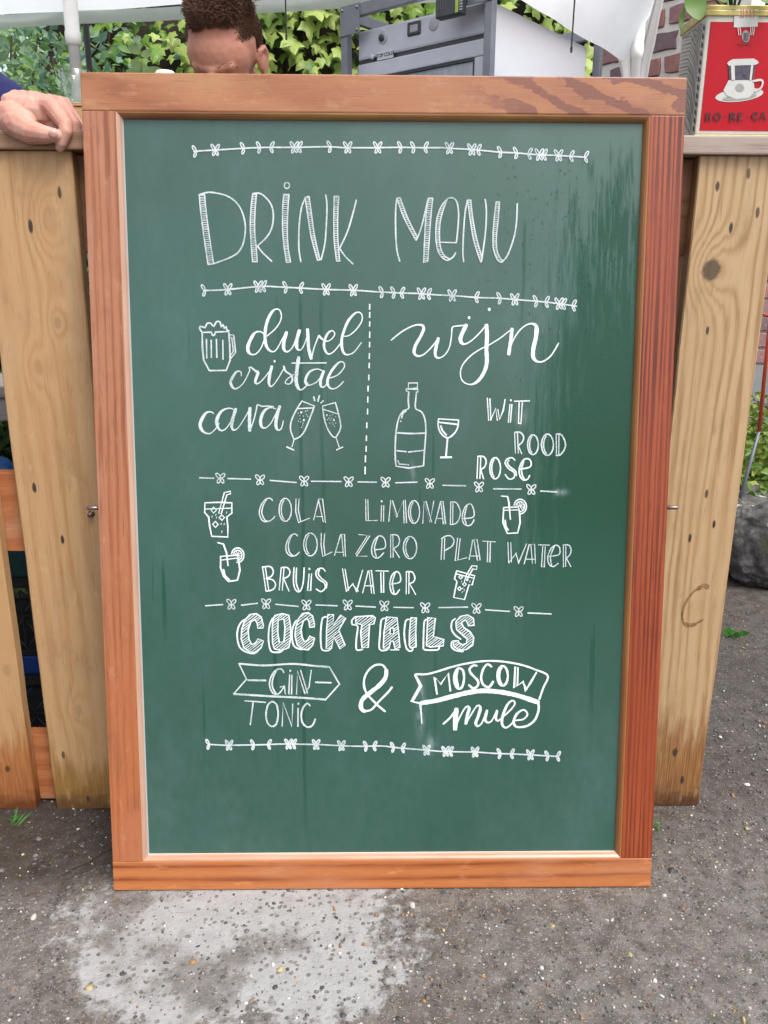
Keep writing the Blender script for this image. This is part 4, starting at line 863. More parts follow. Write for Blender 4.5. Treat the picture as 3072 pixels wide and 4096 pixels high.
    MB().box((-1.05, yb, 1.045), (.656, yb+.03, CAPZ0-.002)).obj('cross_bar', mU, root, bevel=.002)
    # counter top: grey brown planks, front one seen edge on
    mT = wood('counter_grey', 'X', srgb(196, 178, 164), srgb(176, 156, 142), srgb(140, 120, 106), 55, 2.0, .6, stretch=.03, seed=7.3, patch=(srgb(202, 186, 174), .45, .7))
    mTL = wood('counter_brown', 'X', srgb(176, 138, 108), srgb(150, 112, 82), srgb(108, 76, 54), 55, 2.0, .55, stretch=.03, seed=9.3)
    MB().box((-1.05, -.012, CAPZ0), (0, .116, CAPZ1)).obj('counter_plank', mTL, root, bevel=.003)
    MB().box((.002, -.012, CAPZ0), (.93, .116, CAPZ1)).obj('counter_plank', mT, root, bevel=.003)
    for i in range(2):
        MB().box((-1.05, .122+i*.13, CAPZ0), (.93, .246+i*.13, CAPZ1)).obj('counter_plank', mT if i else mTL, root, bevel=.003)
    # rear legs of the bar so it stands
    for x in (-1.0, .6): MB().box((x, .33, 0), (x+.07, .375, CAPZ0-.001)).obj('rear_leg', mC, root, bevel=.003)
    # pressed brown C shaped mark on the right plank
    s = Strokes(lambda x, y: (lambda p: (p.x-xr, p.z))(atY(x, y, YF)), y0=-.0006)
    def c8(x, y): return ((2500+x/1.4755)*1.9988, (1900+y/1.4755)*1.9988)
    s.line([c8(*p) for p in ((488, 668), (480, 648), (450, 655), (400, 695), (365, 740), (340, 800), (342, 860), (368, 888), (420, 875), (462, 852))], (18, 16), (0, 0))
    s.line([c8(*p) for p in ((486, 660), (470, 650), (435, 668))], 34, (0, 0)); s.line([c8(*p) for p in ((352, 876), (375, 886), (415, 880))], 28, (0, 0))
    mk = NT('burn_brown'); mk.set(color=mk.ramp(mk.noise(160, 4, .7), [(.4, srgb(122, 72, 42)), (.62, srgb(186, 142, 96))]), rough=.7)
    s.done('stain_mark', mk.mat, pR, 'brown C shaped stain')
    # bolt head under the left pivot pin
    p = atY(366, 2055, YF); T_ = Matrix.Translation((p.x-xa, 0, p.z)) @ Matrix.Rotation(pi/2, 4, 'X')
    MB().lathe([(0, .010), (.0042, .010), (.0046, .0085), (.0046, 0), (.006, -.0)], 12, T=T_).obj('bolt', plain('rusty_bolt', srgb(150, 128, 120), .4, .8, .2, 90), pA, smooth=True)
    return root

# ================================================================== things seen through the left gap
def crate(loc, w, d, h, label, rows=2):
    root = empty('bottle_crate', loc, label, 'crate', 'dark crates stacked behind the bar')
    m = plain('crate_plastic', srgb(52, 54, 60), .45, var=.25, scale=60)
    b = MB(); r = .012; q = .012
    b.box((0, 0, 0), (w, d, .006))
    for z in (0, h*.5-q/2, h-.03):
        zz = q if z < h-.04 else .03
        b.box((0, 0, z+.0065), (w, r, z+zz-.0005)); b.box((0, d-r, z+.0065), (w, d, z+zz-.0005)); b.box((0, r+.0005, z+.0065), (r, d-r-.0005, z+zz-.0005)); b.box((w-r, r+.0005, z+.0065), (w, d-r-.0005, z+zz-.0005))
    b.obj('shell', m, root)
    b = MB(); n = 8; cw = w/n
    for k in range(n):
        for j in range(2):
            za = q+.001+j*(h*.5-q/2+.0); zb = (h*.5-q/2-.001) if j == 0 else (h-.031)
            for s_ in (0, 1):
                xa, xb = (k*cw, (k+1)*cw) if s_ == 0 else ((k+1)*cw, k*cw)
                y = .003+.0015*s_
                b.tube([(xa, y, za), (xb, y, zb)], .0017, 5)
        b.box((k*cw-.0015, .0005, q), (k*cw+.0015, .0028, h-.03))
    b.obj('lattice', m, root)
    return root
def build_gap():
    Yc = 1.56; zz = lambda y: atY(75, y, Yc).z
    z1 = zz(2700); crate((-.98, Yc, 0), .40, .3, z1, 'lowest dark lattice crate behind the left cross bar gap')
    bl_ = MB().box((-.98, Yc+.001, z1+.001), (-.58, Yc+.29, zz(2625))).obj('blue_tray', plain('blue_plastic', srgb(30, 80, 175), .35), bevel=.004)
    tag(bl_, 'flat bright blue tray lying between the two dark crates', 'tray')
    z2 = zz(2622); z3 = zz(2312); crate((-.98, Yc, z2+.001), .40, .3, z3-z2, 'upper dark lattice crate on the blue tray')
    te = MB().box((-.985, Yc-.005, z3+.002), (-.57, Yc+.28, zz(2190)+.03)).obj('teal_box', plain('teal_plastic', srgb(32, 92, 104), .5), bevel=.006)
    tag(te, 'dark teal plastic box on top of the upper crate', 'box')
    zb0, zb1 = atY(20, 1685, 1.95).z, atY(20, 1545, 1.95).z
    bn = empty('garden_bench', (-1.4, 1.95, 0), 'whitish weathered bench seen through the left gap of the bar', 'bench')
    m = wood('bench_white', 'X', srgb(214, 206, 204), srgb(196, 186, 184), srgb(160, 146, 142), 20, 2, .6, seed=4.4)
    MB().box((-.3, 0, zb1-.03), (.8, .3, zb1)).obj('seat', m, bn, bevel=.004)
    MB().box((-.3, 0.004, zb0), (.8, .03, zb1-.031)).obj('apron', m, bn, bevel=.003)
    for x in (-.26, .72):
        for y in (.034, .25): MB().box((x, y, 0), (x+.05, y+.045, zb1-.031)).obj('leg', m, bn, bevel=.003)
    p = atY(5, 1840, 1.75)
    b = MB(); b.lathe([(0, 0), (.05, 0), (.058, .16), (.05, .18), (.02, .2), (.018, .23), (0, .23)], 20)
    o = b.obj('blue_canister', plain('canister_blue', srgb(28, 110, 190), .3), smooth=True, loc=(p.x-.035, 1.78, zz(2190)+.05)); tag(o, 'bright blue canister beside the bench at the left edge', 'canister')
    o.location.z = zz(2190)+.035; o.location.y = Yc+.16
    o.location.x = atY(0, 1860, Yc+.16).x-.035
    o.scale.z = max(.3, (atY(5, 1790, Yc+.16).z-o.location.z)/.23)

# ================================================================== coffee tin used as planter
def build_tin():
    Yt = 1.378; zb = CAPZ1+.0005
    pl_ = atY(2780, 535, Yt); x0 = pl_.x; w = .158; d = .105; h = atY(2836, 52, Yt).z-zb
    root = empty('coffee_tin', (x0, Yt, zb), 'large red coffee tin with a cup picture reading HO RE CA on the bar', 'tin')
    red = NT('tin_red'); q = red.noise(26, 3, .6)
    red.set(color=red.mix(red.ss(q, .58, .74, 0, .35), srgb(200, 10, 32), srgb(206, 34, 76)), rough=.3, spec=.22)
    cream = plain('tin_cream', srgb(222, 218, 206), .35, var=.05); gold = plain('tin_gold', srgb(214, 196, 120), .35, .25, .15, 60)
    MB().box((0, 0, .003), (w, d, h)).obj('body', cream, root, bevel=.003)
    MB().box((.0065, -.0008, .010), (w-.0065, .001, h-.012)).obj('front_print', red.mat, root)
    MB().box((-.0025, -.0025, h-.004), (w+.0025, d+.0025, h+.004)).box((-.001, -.001, h+.004), (w+.001, .004, h+.011)).box((-.001, d-.004, h+.004), (w+.001, d+.001, h+.011)).box((-.001, .0042, h+.004), (.004, d-.0042, h+.011)).box((w-.004, .0042, h+.004), (w+.001, d-.0042, h+.011)).obj('rim', gold, root, bevel=.0012)
    MB().box((-.0018, -.0018, 0), (w+.0018, d+.0018, .004)).obj('base_rim', gold, root, bevel=.001)
    MB().box((.005, .005, h+.0042), (w-.005, d-.005, h+.010)).obj('soil', plain('soil', srgb(60, 44, 34), .95, var=.4, scale=200), root)
    mp = lambda x, y: (lambda p: (p.x-x0, p.z-zb))(atY(x, y, Yt))
    c3 = lambda x, y: (2300+x/2.149, y/2.149)
    wh = plain('print_white', srgb(226, 226, 220), .35, var=.06); gy = plain('print_grey', srgb(170, 172, 168), .35, var=.15, scale=200); bk = plain('print_black', srgb(30, 14, 18), .35); nv = plain('print_dark', srgb(74, 66, 82), .3, var=.75, scale=160); rd = plain('print_red', srgb(170, 30, 40), .35); pk = plain('print_pink', srgb(214, 120, 120), .4)
    def poly(pts, lvl, mat, b):
        vs = [(lambda q: (q[0], -.0012-lvl*.00025, q[1]))(mp(*c3(*p))) for p in pts]; b.add(vs, [tuple(range(len(vs)))])
    def ellp(cx, cy, rx, ry, rot=0, n=24):
        return [(cx+rx*cos(a)*cos(rot)-ry*sin(a)*sin(rot), cy+rx*cos(a)*sin(rot)+ry*sin(a)*cos(rot)) for a in (2*pi*i/n for i in range(n))]
    def part(items, name, mat, label=None):
        b = MB()
        for pts, lvl in items: poly(pts, lvl, mat, b)
        o = b.obj(name, mat, root)
        if label: o['label'] = label
    part([(ellp(1410, 818, 208, 56, -.12), 0), ([(1318, 690), (1532, 690), (1540, 790), (1490, 842), (1380, 855), (1300, 822), (1272, 778)], 2)], 'printed_cup', wh, 'white cup and saucer printed on the red tin')
    part([(ellp(1412, 838, 150, 26, -.12), 1), (ellp(1412, 758, 38, 36), 3), (ellp(1465, 315, 34, 52), 1)], 'print_shading', gy)
    part([([(1314, 560), (1550, 555), (1528, 688), (1322, 690)], 3)], 'printed_filter', nv, 'dark glass coffee filter printed above the cup')
    part([([(1302, 548), (1318, 530), (1352, 512), (1530, 506), (1562, 524), (1576, 542), (1548, 560), (1318, 568)], 4), ([(1334, 560), (1366, 560), (1370, 690), (1340, 690)], 5), ([(1508, 556), (1528, 556), (1512, 690), (1494, 690)], 5), ([(1366, 128), (1572, 128), (1566, 232), (1362, 238)], 1), ([(1376, 82), (1572, 82), (1572, 130), (1372, 130)], 1)], 'printed_tag', wh)
    s = Strokes(mp, y0=-.0026)
    L = lambda pts, ww: s.line([(c3(*p)[0]*1.9988, c3(*p)[1]*1.9988) for p in pts], ww, (0, 0), straight=True)
    s.line([(c3(*p)[0]*1.9988, c3(*p)[1]*1.9988) for p in ((1530, 700), (1590, 690), (1608, 712), (1590, 760), (1540, 785))], 14, (0, 0))
    s.done('printed_handle', wh, root)
    s = Strokes(mp, y0=-.0026)
    for x in (1395, 1412, 1505, 1520, 1535): L([(x, 240), (x+(8 if x < 1450 else -8), 305)], 7)
    s.done('printed_fringe', wh, root)
    s = Strokes(mp, y0=-.0027)
    for x in (1420, 1440, 1470, 1500, 1530): L([(x, 88), (x+4, 150)], 10)
    s.done('printed_crest', pk, root, 'pinkish red crest in the white tag at the top of the tin')
    s = Strokes(mp, y0=-.0026)
    for k in range(5): L([(1445, 285+k*14), (1465, 296+k*14), (1485, 285+k*14)], 5)
    for k in range(7): L([(1402+k*17, 376), (1400+k*17, 392)], 5); L([(1402+k*17, 378), (1410+k*17, 384)], 4)
    s.done('printed_emblem', bk, root)
    s = Strokes(mp, y0=-.0028); B_, S_ = 15, 6
    def I(x, y, dx=0): return (x, y)
    y0_, y1_ = 975, 1040
    def stem(x, ww=B_, ya=y0_, yb=y1_): L([(x, ya), (x-4, yb)], ww)
    def serif(x, y, r=13): L([(x-r, y), (x+r, y)], S_)
    for x in (1126, 1156): stem(x, 13); serif(x, 982, 10); serif(x-4, 1042, 10)
    L([(1126, 1010), (1152, 1010)], S_)
    s.line([(c3(*p)[0]*1.9988, c3(*p)[1]*1.9988) for p in ((1220, 974), (1195, 990), (1192, 1015), (1215, 1036), (1242, 1020), (1244, 990), (1220, 974))], 11, (0, 0))
    stem(1335); serif(1333, 976); serif(1330, 1038)
    s.line([(c3(*p)[0]*1.9988, c3(*p)[1]*1.9988) for p in ((1335, 974), (1362, 978), (1364, 998), (1340, 1006))], 11, (0, 0)); L([(1348, 1006), (1374, 1036)], 16)
    stem(1405); L([(1400, 976), (1442, 974)], 9); L([(1400, 1004), (1430, 1003)], 8); L([(1398, 1036), (1442, 1034)], 9)
    s.line([(c3(*p)[0]*1.9988, c3(*p)[1]*1.9988) for p in ((1568, 985), (1545, 970), (1522, 990), (1522, 1012), (1545, 1032), (1566, 1018))], 11, (0, 0))
    L([(1608, 966), (1588, 1028)], 8); L([(1608, 966), (1632, 1028)], 13); L([(1596, 1006), (1624, 1005)], 7); serif(1587, 1028, 9); serif(1632, 1027, 11)
    for x in (1288, 1480): L([(x-8, 1006), (x+10, 1005)], 7)
    s.done('printed_lettering', bk, root, 'letters HO - RE - CA at the foot of the tin')
    # left side: feather strokes
    b = MB(); bw_ = MB(); rnd = random.Random(2)
    for k in range(34):
        z = -.01+k*(h+.01)/34; y = .012+rnd.uniform(0, .006)
        P = [(y, z), (y+.02, z+.03), (y+.045, z+.05), (y+.085, z+.056)]
        vs = []; n = len(P)
        for i, (yy, zz_) in enumerate(P):
            ww = (.0011, .0014, .0011, .0004)[i]
            zc = min(max(zz_, .006), h-.008); vs += [(-.0006-k*1e-5, min(yy, d-.004), min(zc+ww, h-.006)), (-.0006-k*1e-5, min(yy, d-.004), max(zc-ww, .005))]
        (b if k % 2 else bw_).add(vs, [(2*i, 2*i+1, 2*i+3, 2*i+2) for i in range(n-1)])
    b.obj('side_feathers', gy, root); bw_.obj('side_feathers', plain('print_slate', srgb(128, 130, 126), .4, var=.3, scale=90), root)
    b = MB()
    for k in range(13):
        z = .008+k*(h-.02)/13; b.add([(-.0012, .003, z), (-.0012, .003, z+.006), (-.0012, .009, z+.012), (-.0012, .009, z+.004)], [(0, 1, 2, 3)])
    b.obj('side_slits', bk, root)
    # plant growing from the tin
    pr = empty('tin_plant', (x0+.06, Yt+.05, zb+h+.008), 'green leafy plant drooping over the left rim of the red tin', 'plant')
    gl = leafmat('tin_leaf', srgb(86, 132, 48), srgb(120, 160, 62))
    st = plain('stem_green', srgb(90, 116, 60), .6)
    base = Vector((x0+.06, Yt+.05, zb+h+.008))
    spec = [((2770, -60), 1.33, (2800, 78), .016), ((2880, -90), 1.36, (2905, 10), .012), ((2740, 20), 1.35, (2725, 130), .004), ((2960, -110), 1.37, (2990, -20), .014), ((2830, -120), 1.38, (2760, -60), .02), ((2700, -90), 1.40, (2660, -160), .02), ((3060, -80), 1.36, (3110, 10), .018)]
    for (a, Ya, t_, wd) in spec:
        A_ = atY(*a, Ya)-base; Tp = atY(*t_, Ya-.01)-base
        mid = Vector((A_.x*.4, A_.y*.4, A_.z*.75+.02))
        MB().tube([(0, 0, -.006), mid*.6, mid, A_], [.0022, .002, .0016, .001], 6).obj('stem', st, pr, smooth=True)
        oval_leaf(A_, Tp, wd, gl, pr)
    return root

def leafmat(name, a, b, var=2.5, trans=.35):
    t = NT(name)
    oi = t.n('ShaderNodeObjectInfo')
    geo = t.n('ShaderNodeNewGeometry')
    f = t.m('ADD', t.m('MULTIPLY', t.noise(12, 2, .5), .6), t.m('MULTIPLY', geo.outputs['Random Per Island'], .55))
    col = t.ramp(f, [(.3, a), (.8, b)])
    t.set(color=col, rough=.45, spec=.4)
    tr = t.n('ShaderNodeBsdfTranslucent'); t.l(col, tr.inputs[0])
    mx = t.n('ShaderNodeMixShader'); mx.inputs[0].default_value = trans
    t.l(t.b.outputs[0], mx.inputs[1]); t.l(tr.outputs[0], mx.inputs[2]); t.l(mx.outputs[0], t.out.inputs[0])
    return t.mat
def oval_leaf(a, b, w, mat, parent, name='leaf'):
    a, b = Vector(a), Vector(b); d = b-a; L = d.length; d.normalize()
    side = d.cross(Vector((0, 1, 0)))
    if side.length < .1: side = Vector((1, 0, 0))
    side.normalize(); nrm = side.cross(d)
    vs = []; n = 6
    for i in range(n+1):
        u = i/n; ww = w*sin(pi*min(.98, u*.92+.04))**.8
        c = a+d*L*u+nrm*(.006*sin(pi*u))
        vs += [c-side*ww+nrm*.15*ww*-1, c, c+side*ww-nrm*.15*ww]
    fs = []
    for i in range(n): fs += [(3*i, 3*i+1, 3*i+4, 3*i+3), (3*i+1, 3*i+2, 3*i+5, 3*i+4)]
    return MB().add([tuple(v) for v in vs], fs).obj(name, mat, parent, smooth=True)

# ================================================================== bodies by blended volumes
def blob(name, items, voxel, mat, parent=None, smooth=6, T=None):
    """items: ('c', [(x,y,z,r),...]) tapered chains or ('e', centre, radii[, euler]) ellipsoids -> one remeshed surface"""
    bm = bmesh.new()
    for it in items:
        if it[0] == 'c':
            P = it[1]
            for i in range(len(P)-1):
                a, b = P[i], P[i+1]; va, vb = Vector(a[:3]), Vector(b[:3]); n = max(2, int((vb-va).length/(min(a[3], b[3])*.35)))
                for k in range(n+1):
                    u = k/n; c = va.lerp(vb, u); r = a[3]+(b[3]-a[3])*u
                    bmesh.ops.create_icosphere(bm, subdivisions=2, radius=r, matrix=Matrix.Translation(c))
        else:
            c, r = it[1], it[2]; R = Euler(it[3]).to_matrix().to_4x4() if len(it) > 3 else Matrix()
            bmesh.ops.create_icosphere(bm, subdivisions=3, radius=1, matrix=Matrix.Translation(c) @ R @ Matrix.Diagonal((*r, 1)))
    if T is not None: bm.transform(T)
    me = bpy.data.meshes.new(name+'_raw'); bm.to_mesh(me); bm.free()
    o = bpy.data.objects.new(name+'_tmp', me); COL.objects.link(o)
    m = o.modifiers.new('r', 'REMESH'); m.mode = 'VOXEL'; m.voxel_size = voxel
    m2 = o.modifiers.new('s', 'SMOOTH'); m2.factor = .6; m2.iterations = smooth
    dg = bpy.context.evaluated_depsgraph_get(); dg.update()
    out = bpy.data.meshes.new_from_object(o.evaluated_get(dg)); out.name = name
    bpy.data.objects.remove(o); bpy.data.meshes.remove(me)
    out.materials.clear(); out.materials.append(mat); smooth_mesh(out)
    return link(name, out, parent)
def skin(name, a, b, c, blotch=None):
    t = NT(name); f = t.noise(18, 4, .6); g = t.noise(260, 3, .6)
    col = t.ramp(t.m('ADD', t.m('MULTIPLY', f, .75), t.m('MULTIPLY', g, .25)), [(.3, a), (.5, b), (.72, c)])
    t.set(color=col, rough=.5, spec=.35, sub=.18, subs=.01, subr=(1, .35, .2)); t.bump(t.m('ADD', g, t.m('MULTIPLY', t.voro(420), .6)), .12, .0006)
    return t.mat

def build_left_person():
    root = empty('person', (-1.30, 1.98, 0), 'person in a navy sweater resting a fist on the bar at the left edge', 'person')
    Yh = 1.338
    sk = skin('hand_skin', srgb(196, 126, 108), srgb(216, 158, 138), srgb(234, 192, 174))
    def P(px, py, dy, r): p = atY(px, py, Yh+dy); return (p.x+1.30, p.y-1.98, p.z, r)
    it = [('c', [P(-210, 300, .17, .037), P(-60, 372, .10, .034), P(25, 424, .060, .031), P(70, 445, .052, .032), P(130, 447, .052, .0305), P(190, 452, .054, .027)]),
          ('c', [P(70, 442, .085, .030), P(150, 440, .092, .028), P(215, 447, .095, .022)]),
          ('c', [P(55, 480, .040, .031), P(90, 505, .024, .024)]),
          # thumb
          ('c', [P(72, 500, .020, .0235), P(120, 528, .010, .0185), P(172, 538, .004, .0142), P(214, 541, .003, .0108), P(224, 542, .003, .0095)]),
          # index, middle, ring, little: knuckle, middle joint, tip
          ('c', [P(168, 425, .045, 0.0153), P(205, 428, .034, 0.0140), P(262, 500, .014, 0.0110), P(263, 528, .010, 0.0104), P(246, 572, .010, 0.0091), P(240, 590, .012, 0.0073)]),
          ('c', [P(190, 418, .062, 0.0149), P(240, 418, .052, 0.0130), P(300, 500, .040, 0.0108), P(300, 530, .038, 0.0102), P(280, 572, .032, 0.0088)]),
          ('c', [P(200, 412, .085, 0.0140), P(255, 420, .078, 0.0123), P(312, 505, .066, 0.0102), P(306, 560, .058, 0.0091)]),
          ('c', [P(205, 415, .108, 0.0126), P(255, 430, .102, 0.0110), P(306, 505, .09, 0.0093), P(298, 560, .082, 0.0084)]),
          ('e', P(236, 525, .052, 0)[:3], (.024, .02, .022))]
    # the rest of the visible body is built further back (neck, head)
    body = [('c', [(-.02, .12, 1.36, .06), (-.02, .10, 1.50, .055)])]
    b = blob('hand', it, .0012, sk, root, smooth=2)
    # thumb nail
    q = atY(212, 537, Yh-.0085); n = MB(); vs = []; fs = []; N = 12
    for k, (rr, yy) in enumerate(((1, .0022), (.8, .0003), (.4, -.0004))):
        for i in range(N):
            a = 2*pi*i/N; vs.append((.0068*rr*cos(a), yy, .0066*rr*sin(a)))
    vs.append((0, -.0005, 0))
    for j in (0, 1):
        for i in range(N): fs.append((j*N+i, j*N+(i+1) % N, (j+1)*N+(i+1) % N, (j+1)*N+i))
    fs += [(2*N+i, 2*N+(i+1) % N, 3*N) for i in range(N)]
    nail = n.add(vs, fs).obj('thumb_nail', plain('nail', srgb(228, 172, 162), .35, var=.04), root, smooth=True, loc=(q.x+1.30, q.y-1.98, q.z))
    nail.rotation_euler = (.25, .25, .3)
    navy = NT('navy_knit'); f = navy.noise(500, 2, .6); navy.set(color=navy.ramp(navy.m('ADD', navy.m('MULTIPLY', navy.noise(30, 3, .6), .5), navy.m('MULTIPLY', f, .5)), [(.35, srgb(28, 30, 74)), (.65, srgb(48, 52, 108))]), rough=.85, spec=.2); navy.bump(f, .4, .001)
    sl_ = [('c', [P(42, 428, .062, .0385), P(10, 418, .075, .043), P(-60, 378, .105, .046), P(-230, 300, .19, .049), (-.03, -.03, 1.36, .056), (.10, .02, 1.52, .068)]),
           ('e', (-.02, .05, 1.36, )[:3], (.19, .12, .26)), ('e', (-.02, .06, 1.08), (.17, .12, .3)), ('c', [(-.22, .05, 1.5, .07), (-.28, .05, 1.25, .055), (-.24, -.1, 1.28, .045)])]
    blob('sweater', sl_, .008, navy.mat, root, smooth=8)
    hd = Matrix.Translation((-.02, .02, 1.80)) @ Matrix.Rotation(.15, 4, 'X')
    head_parts(root, hd, sk, srgb(70, 50, 36), 900)
    tr = plain('trousers_dark', srgb(46, 48, 56), .85)
    blob('trousers', [('c', [(.06, .06, .92, .12), (.08, .06, .5, .085), (.08, .08, .09, .06)]), ('c', [(-.12, .06, .92, .12), (-.13, .06, .5, .085), (-.13, .08, .09, .06)])], .012, tr, root)
    blob('shoe', [('c', [(.08, .1, .05, .045), (.09, -.08, .04, .036)])], .008, plain('shoe_black', srgb(30, 30, 30), .5), root)
    blob('shoe', [('c', [(-.13, .1, .05, .045), (-.14, -.08, .04, .036)])], .008, bpy.data.materials['shoe_black'], root)

def head_parts(root, T, sk, haircol, nhair, detail=False):
    it = [('e', (0, .012, .035), (.0745, .094, .082)), ('e', (0, -.028, .02), (.066, .062, .064)), ('e', (0, -.034, -.045), (.058, .056, .072)),
          ('e', (0, -.052, -.098), (.036, .036, .026)), ('c', [(-.036, -.074, .008, .010), (0, -.085, .004, .010), (.036, -.074, .008, .010)]),
          ('c', [(0, -.092, -.008, .0095), (0, -.103, -.032, .0105), (0, -.108, -.044, .0135)]), ('e', (-.0125, -.098, -.046), (.008, .009, .007)), ('e', (.0125, -.098, -.046), (.008, .009, .007)),
          ('e', (-.031, -.074, -.018), (.015, .011, .010)), ('e', (.031, -.074, -.018), (.015, .011, .010)),
          ('c', [(-.02, -.085, -.072, .006), (0, -.092, -.070, .0075), (.02, -.085, -.072, .006)]), ('c', [(-.015, -.084, -.081, .006), (0, -.09, -.082, .008), (.015, -.084, -.081, .006)]),
          ('e', (-.046, -.052, -.045), (.02, .026, .022)), ('e', (.046, -.052, -.045), (.02, .026, .022)),
          ('c', [(0, .03, -.06, .056), (0, .05, -.14, .056), (0, .06, -.20, .065)])]
    for s_ in (-1, 1):
        ex = s_*.0715
        it += [('c', [(ex, .012, -.038, .0055), (ex+s_*.007, .024, -.022, .0055), (ex+s_*.010, .030, .0, .0058), (ex+s_*.009, .020, .016, .0055), (ex+s_*.006, .004, .014, .005), (ex, -.004, .0, .0045), (ex, .002, -.02, .005)]), ('e', (ex+s_*.002, .014, -.008), (.0065, .017, .023))]
    blob('head', it, .0026, sk, root, smooth=9, T=T)
    # eyebrows
    rnd = random.Random(4)
    hm = NT('hair'+str(nhair)); f = hm.noise(60, 3, .6); c = haircol; geo = hm.n('ShaderNodeNewGeometry')
    hm.set(color=hm.ramp(hm.m('ADD', hm.m('MULTIPLY', f, .5), hm.m('MULTIPLY', geo.outputs['Random Per Island'], .5)), [(.25, tuple(x*.45 for x in c)), (.8, tuple(x*1.5 for x in c))]), rough=.5, spec=.3)
    b = MB()
    for s_ in (-1, 1):
        for k in range(16):
            u = rnd.random(); x = s_*(.014+.038*u); z = .010+.006*sin(pi*u)+rnd.uniform(-.003, .003); y = -.094+.012*u*u
            p = Vector((x, y-.0025, z)); d = Vector((s_*.006, .0004, .0022+rnd.uniform(-.001, .001)))
            b.tube([T @ p, T @ (p+d)], [.0006, .0002], 4)
    b.obj('eyebrows', hm.mat, root)
    # hair cap + curls
    vs = []; fs = []; nu, nv = 40, 18; C0 = Vector((0, .012, .035))
    def surf(n, off):
        R = (.0745, .094, .082); k = 1/sqrt((n.x/R[0])**2+(n.y/R[1])**2+(n.z/R[2])**2); p = C0+n*(k+off)
        return p
    def topmask(n):      # >0 = long hair
        az = math.atan2(n.x, -n.y)      # 0 = front
        lim = .44+.14*min(1, max(0, (abs(az)-.35)/.75))
        lim += .045*sin(az*6+.6)+.05*mnoise.noise(n*22)
        return n.z-lim
    for j in range(nv+1):
        for i in range(nu):
            az = 2*pi*i/nu; el = radians(90-j*(62/nv)); n = Vector((cos(el)*sin(az), -cos(el)*cos(az), sin(el)))
            tm = topmask(n); off = .001+max(0, min(1, tm*4))*.010*(1+.6*mnoise.noise(n*10))-max(0, -tm)*.05
            vs.append(T @ surf(n, off))
    for j in range(nv):
        for i in range(nu): fs.append((j*nu+i, (j+1)*nu+i, (j+1)*nu+(i+1) % nu, j*nu+(i+1) % nu))
    b = MB().add(vs, fs)
    for k in range(nhair):
        z = rnd.uniform(.35, 1); az = rnd.uniform(-pi, pi); r = sqrt(1-z*z); n = Vector((r*sin(az), -r*cos(az), z)); tm = topmask(n)
        if tm < -.03: continue
        p = surf(n, (.002+.009*rnd.random())*min(1, .25+tm*3)); d = (n*.8+Vector((rnd.gauss(0, .35), rnd.gauss(-.55, .35), rnd.gauss(0, .3)))).normalized(); sd_ = Vector((rnd.gauss(0, 1), rnd.gauss(0, 1), rnd.gauss(0, 1))).normalized()
        L = rnd.uniform(.008, .021)*min(1, .4+tm*3); q = [p, p+d*L*.45+sd_*L*.08, p+d*L*.8+sd_*L*.25-n*L*.08, p+d*L*1.0+sd_*L*.5-n*L*.25]
        b.tube([T @ v for v in q], [.0006, .0007, .0006, .0002], 3, caps=False)
    b.obj('hair', hm.mat, root, smooth=True)
    # clipped sides: stubble
    b = MB()
    for k in range(nhair*2):
        z = rnd.uniform(-.35, .75); az = rnd.choice((-1, 1))*(rnd.uniform(.92, pi)-abs(rnd.gauss(0, .13))); r = sqrt(1-z*z); n = Vector((r*sin(az), -r*cos(az), z)); tm = topmask(n)
        if tm > .05 or rnd.random() > 1.15+tm*1.1: continue
        if abs(az) < 1.35 and z < .1+rnd.random()*.15: continue
        p = surf(n, -.0005); L = rnd.uniform(.002, .0045); d = (n*.7+Vector((rnd.gauss(0, .3), .3, -.5))).normalized()
        b.tube([T @ p, T @ (p+d*L)], [.0006, .0003], 3, caps=False)
    b.obj('clipped_hair', hm.mat, root)

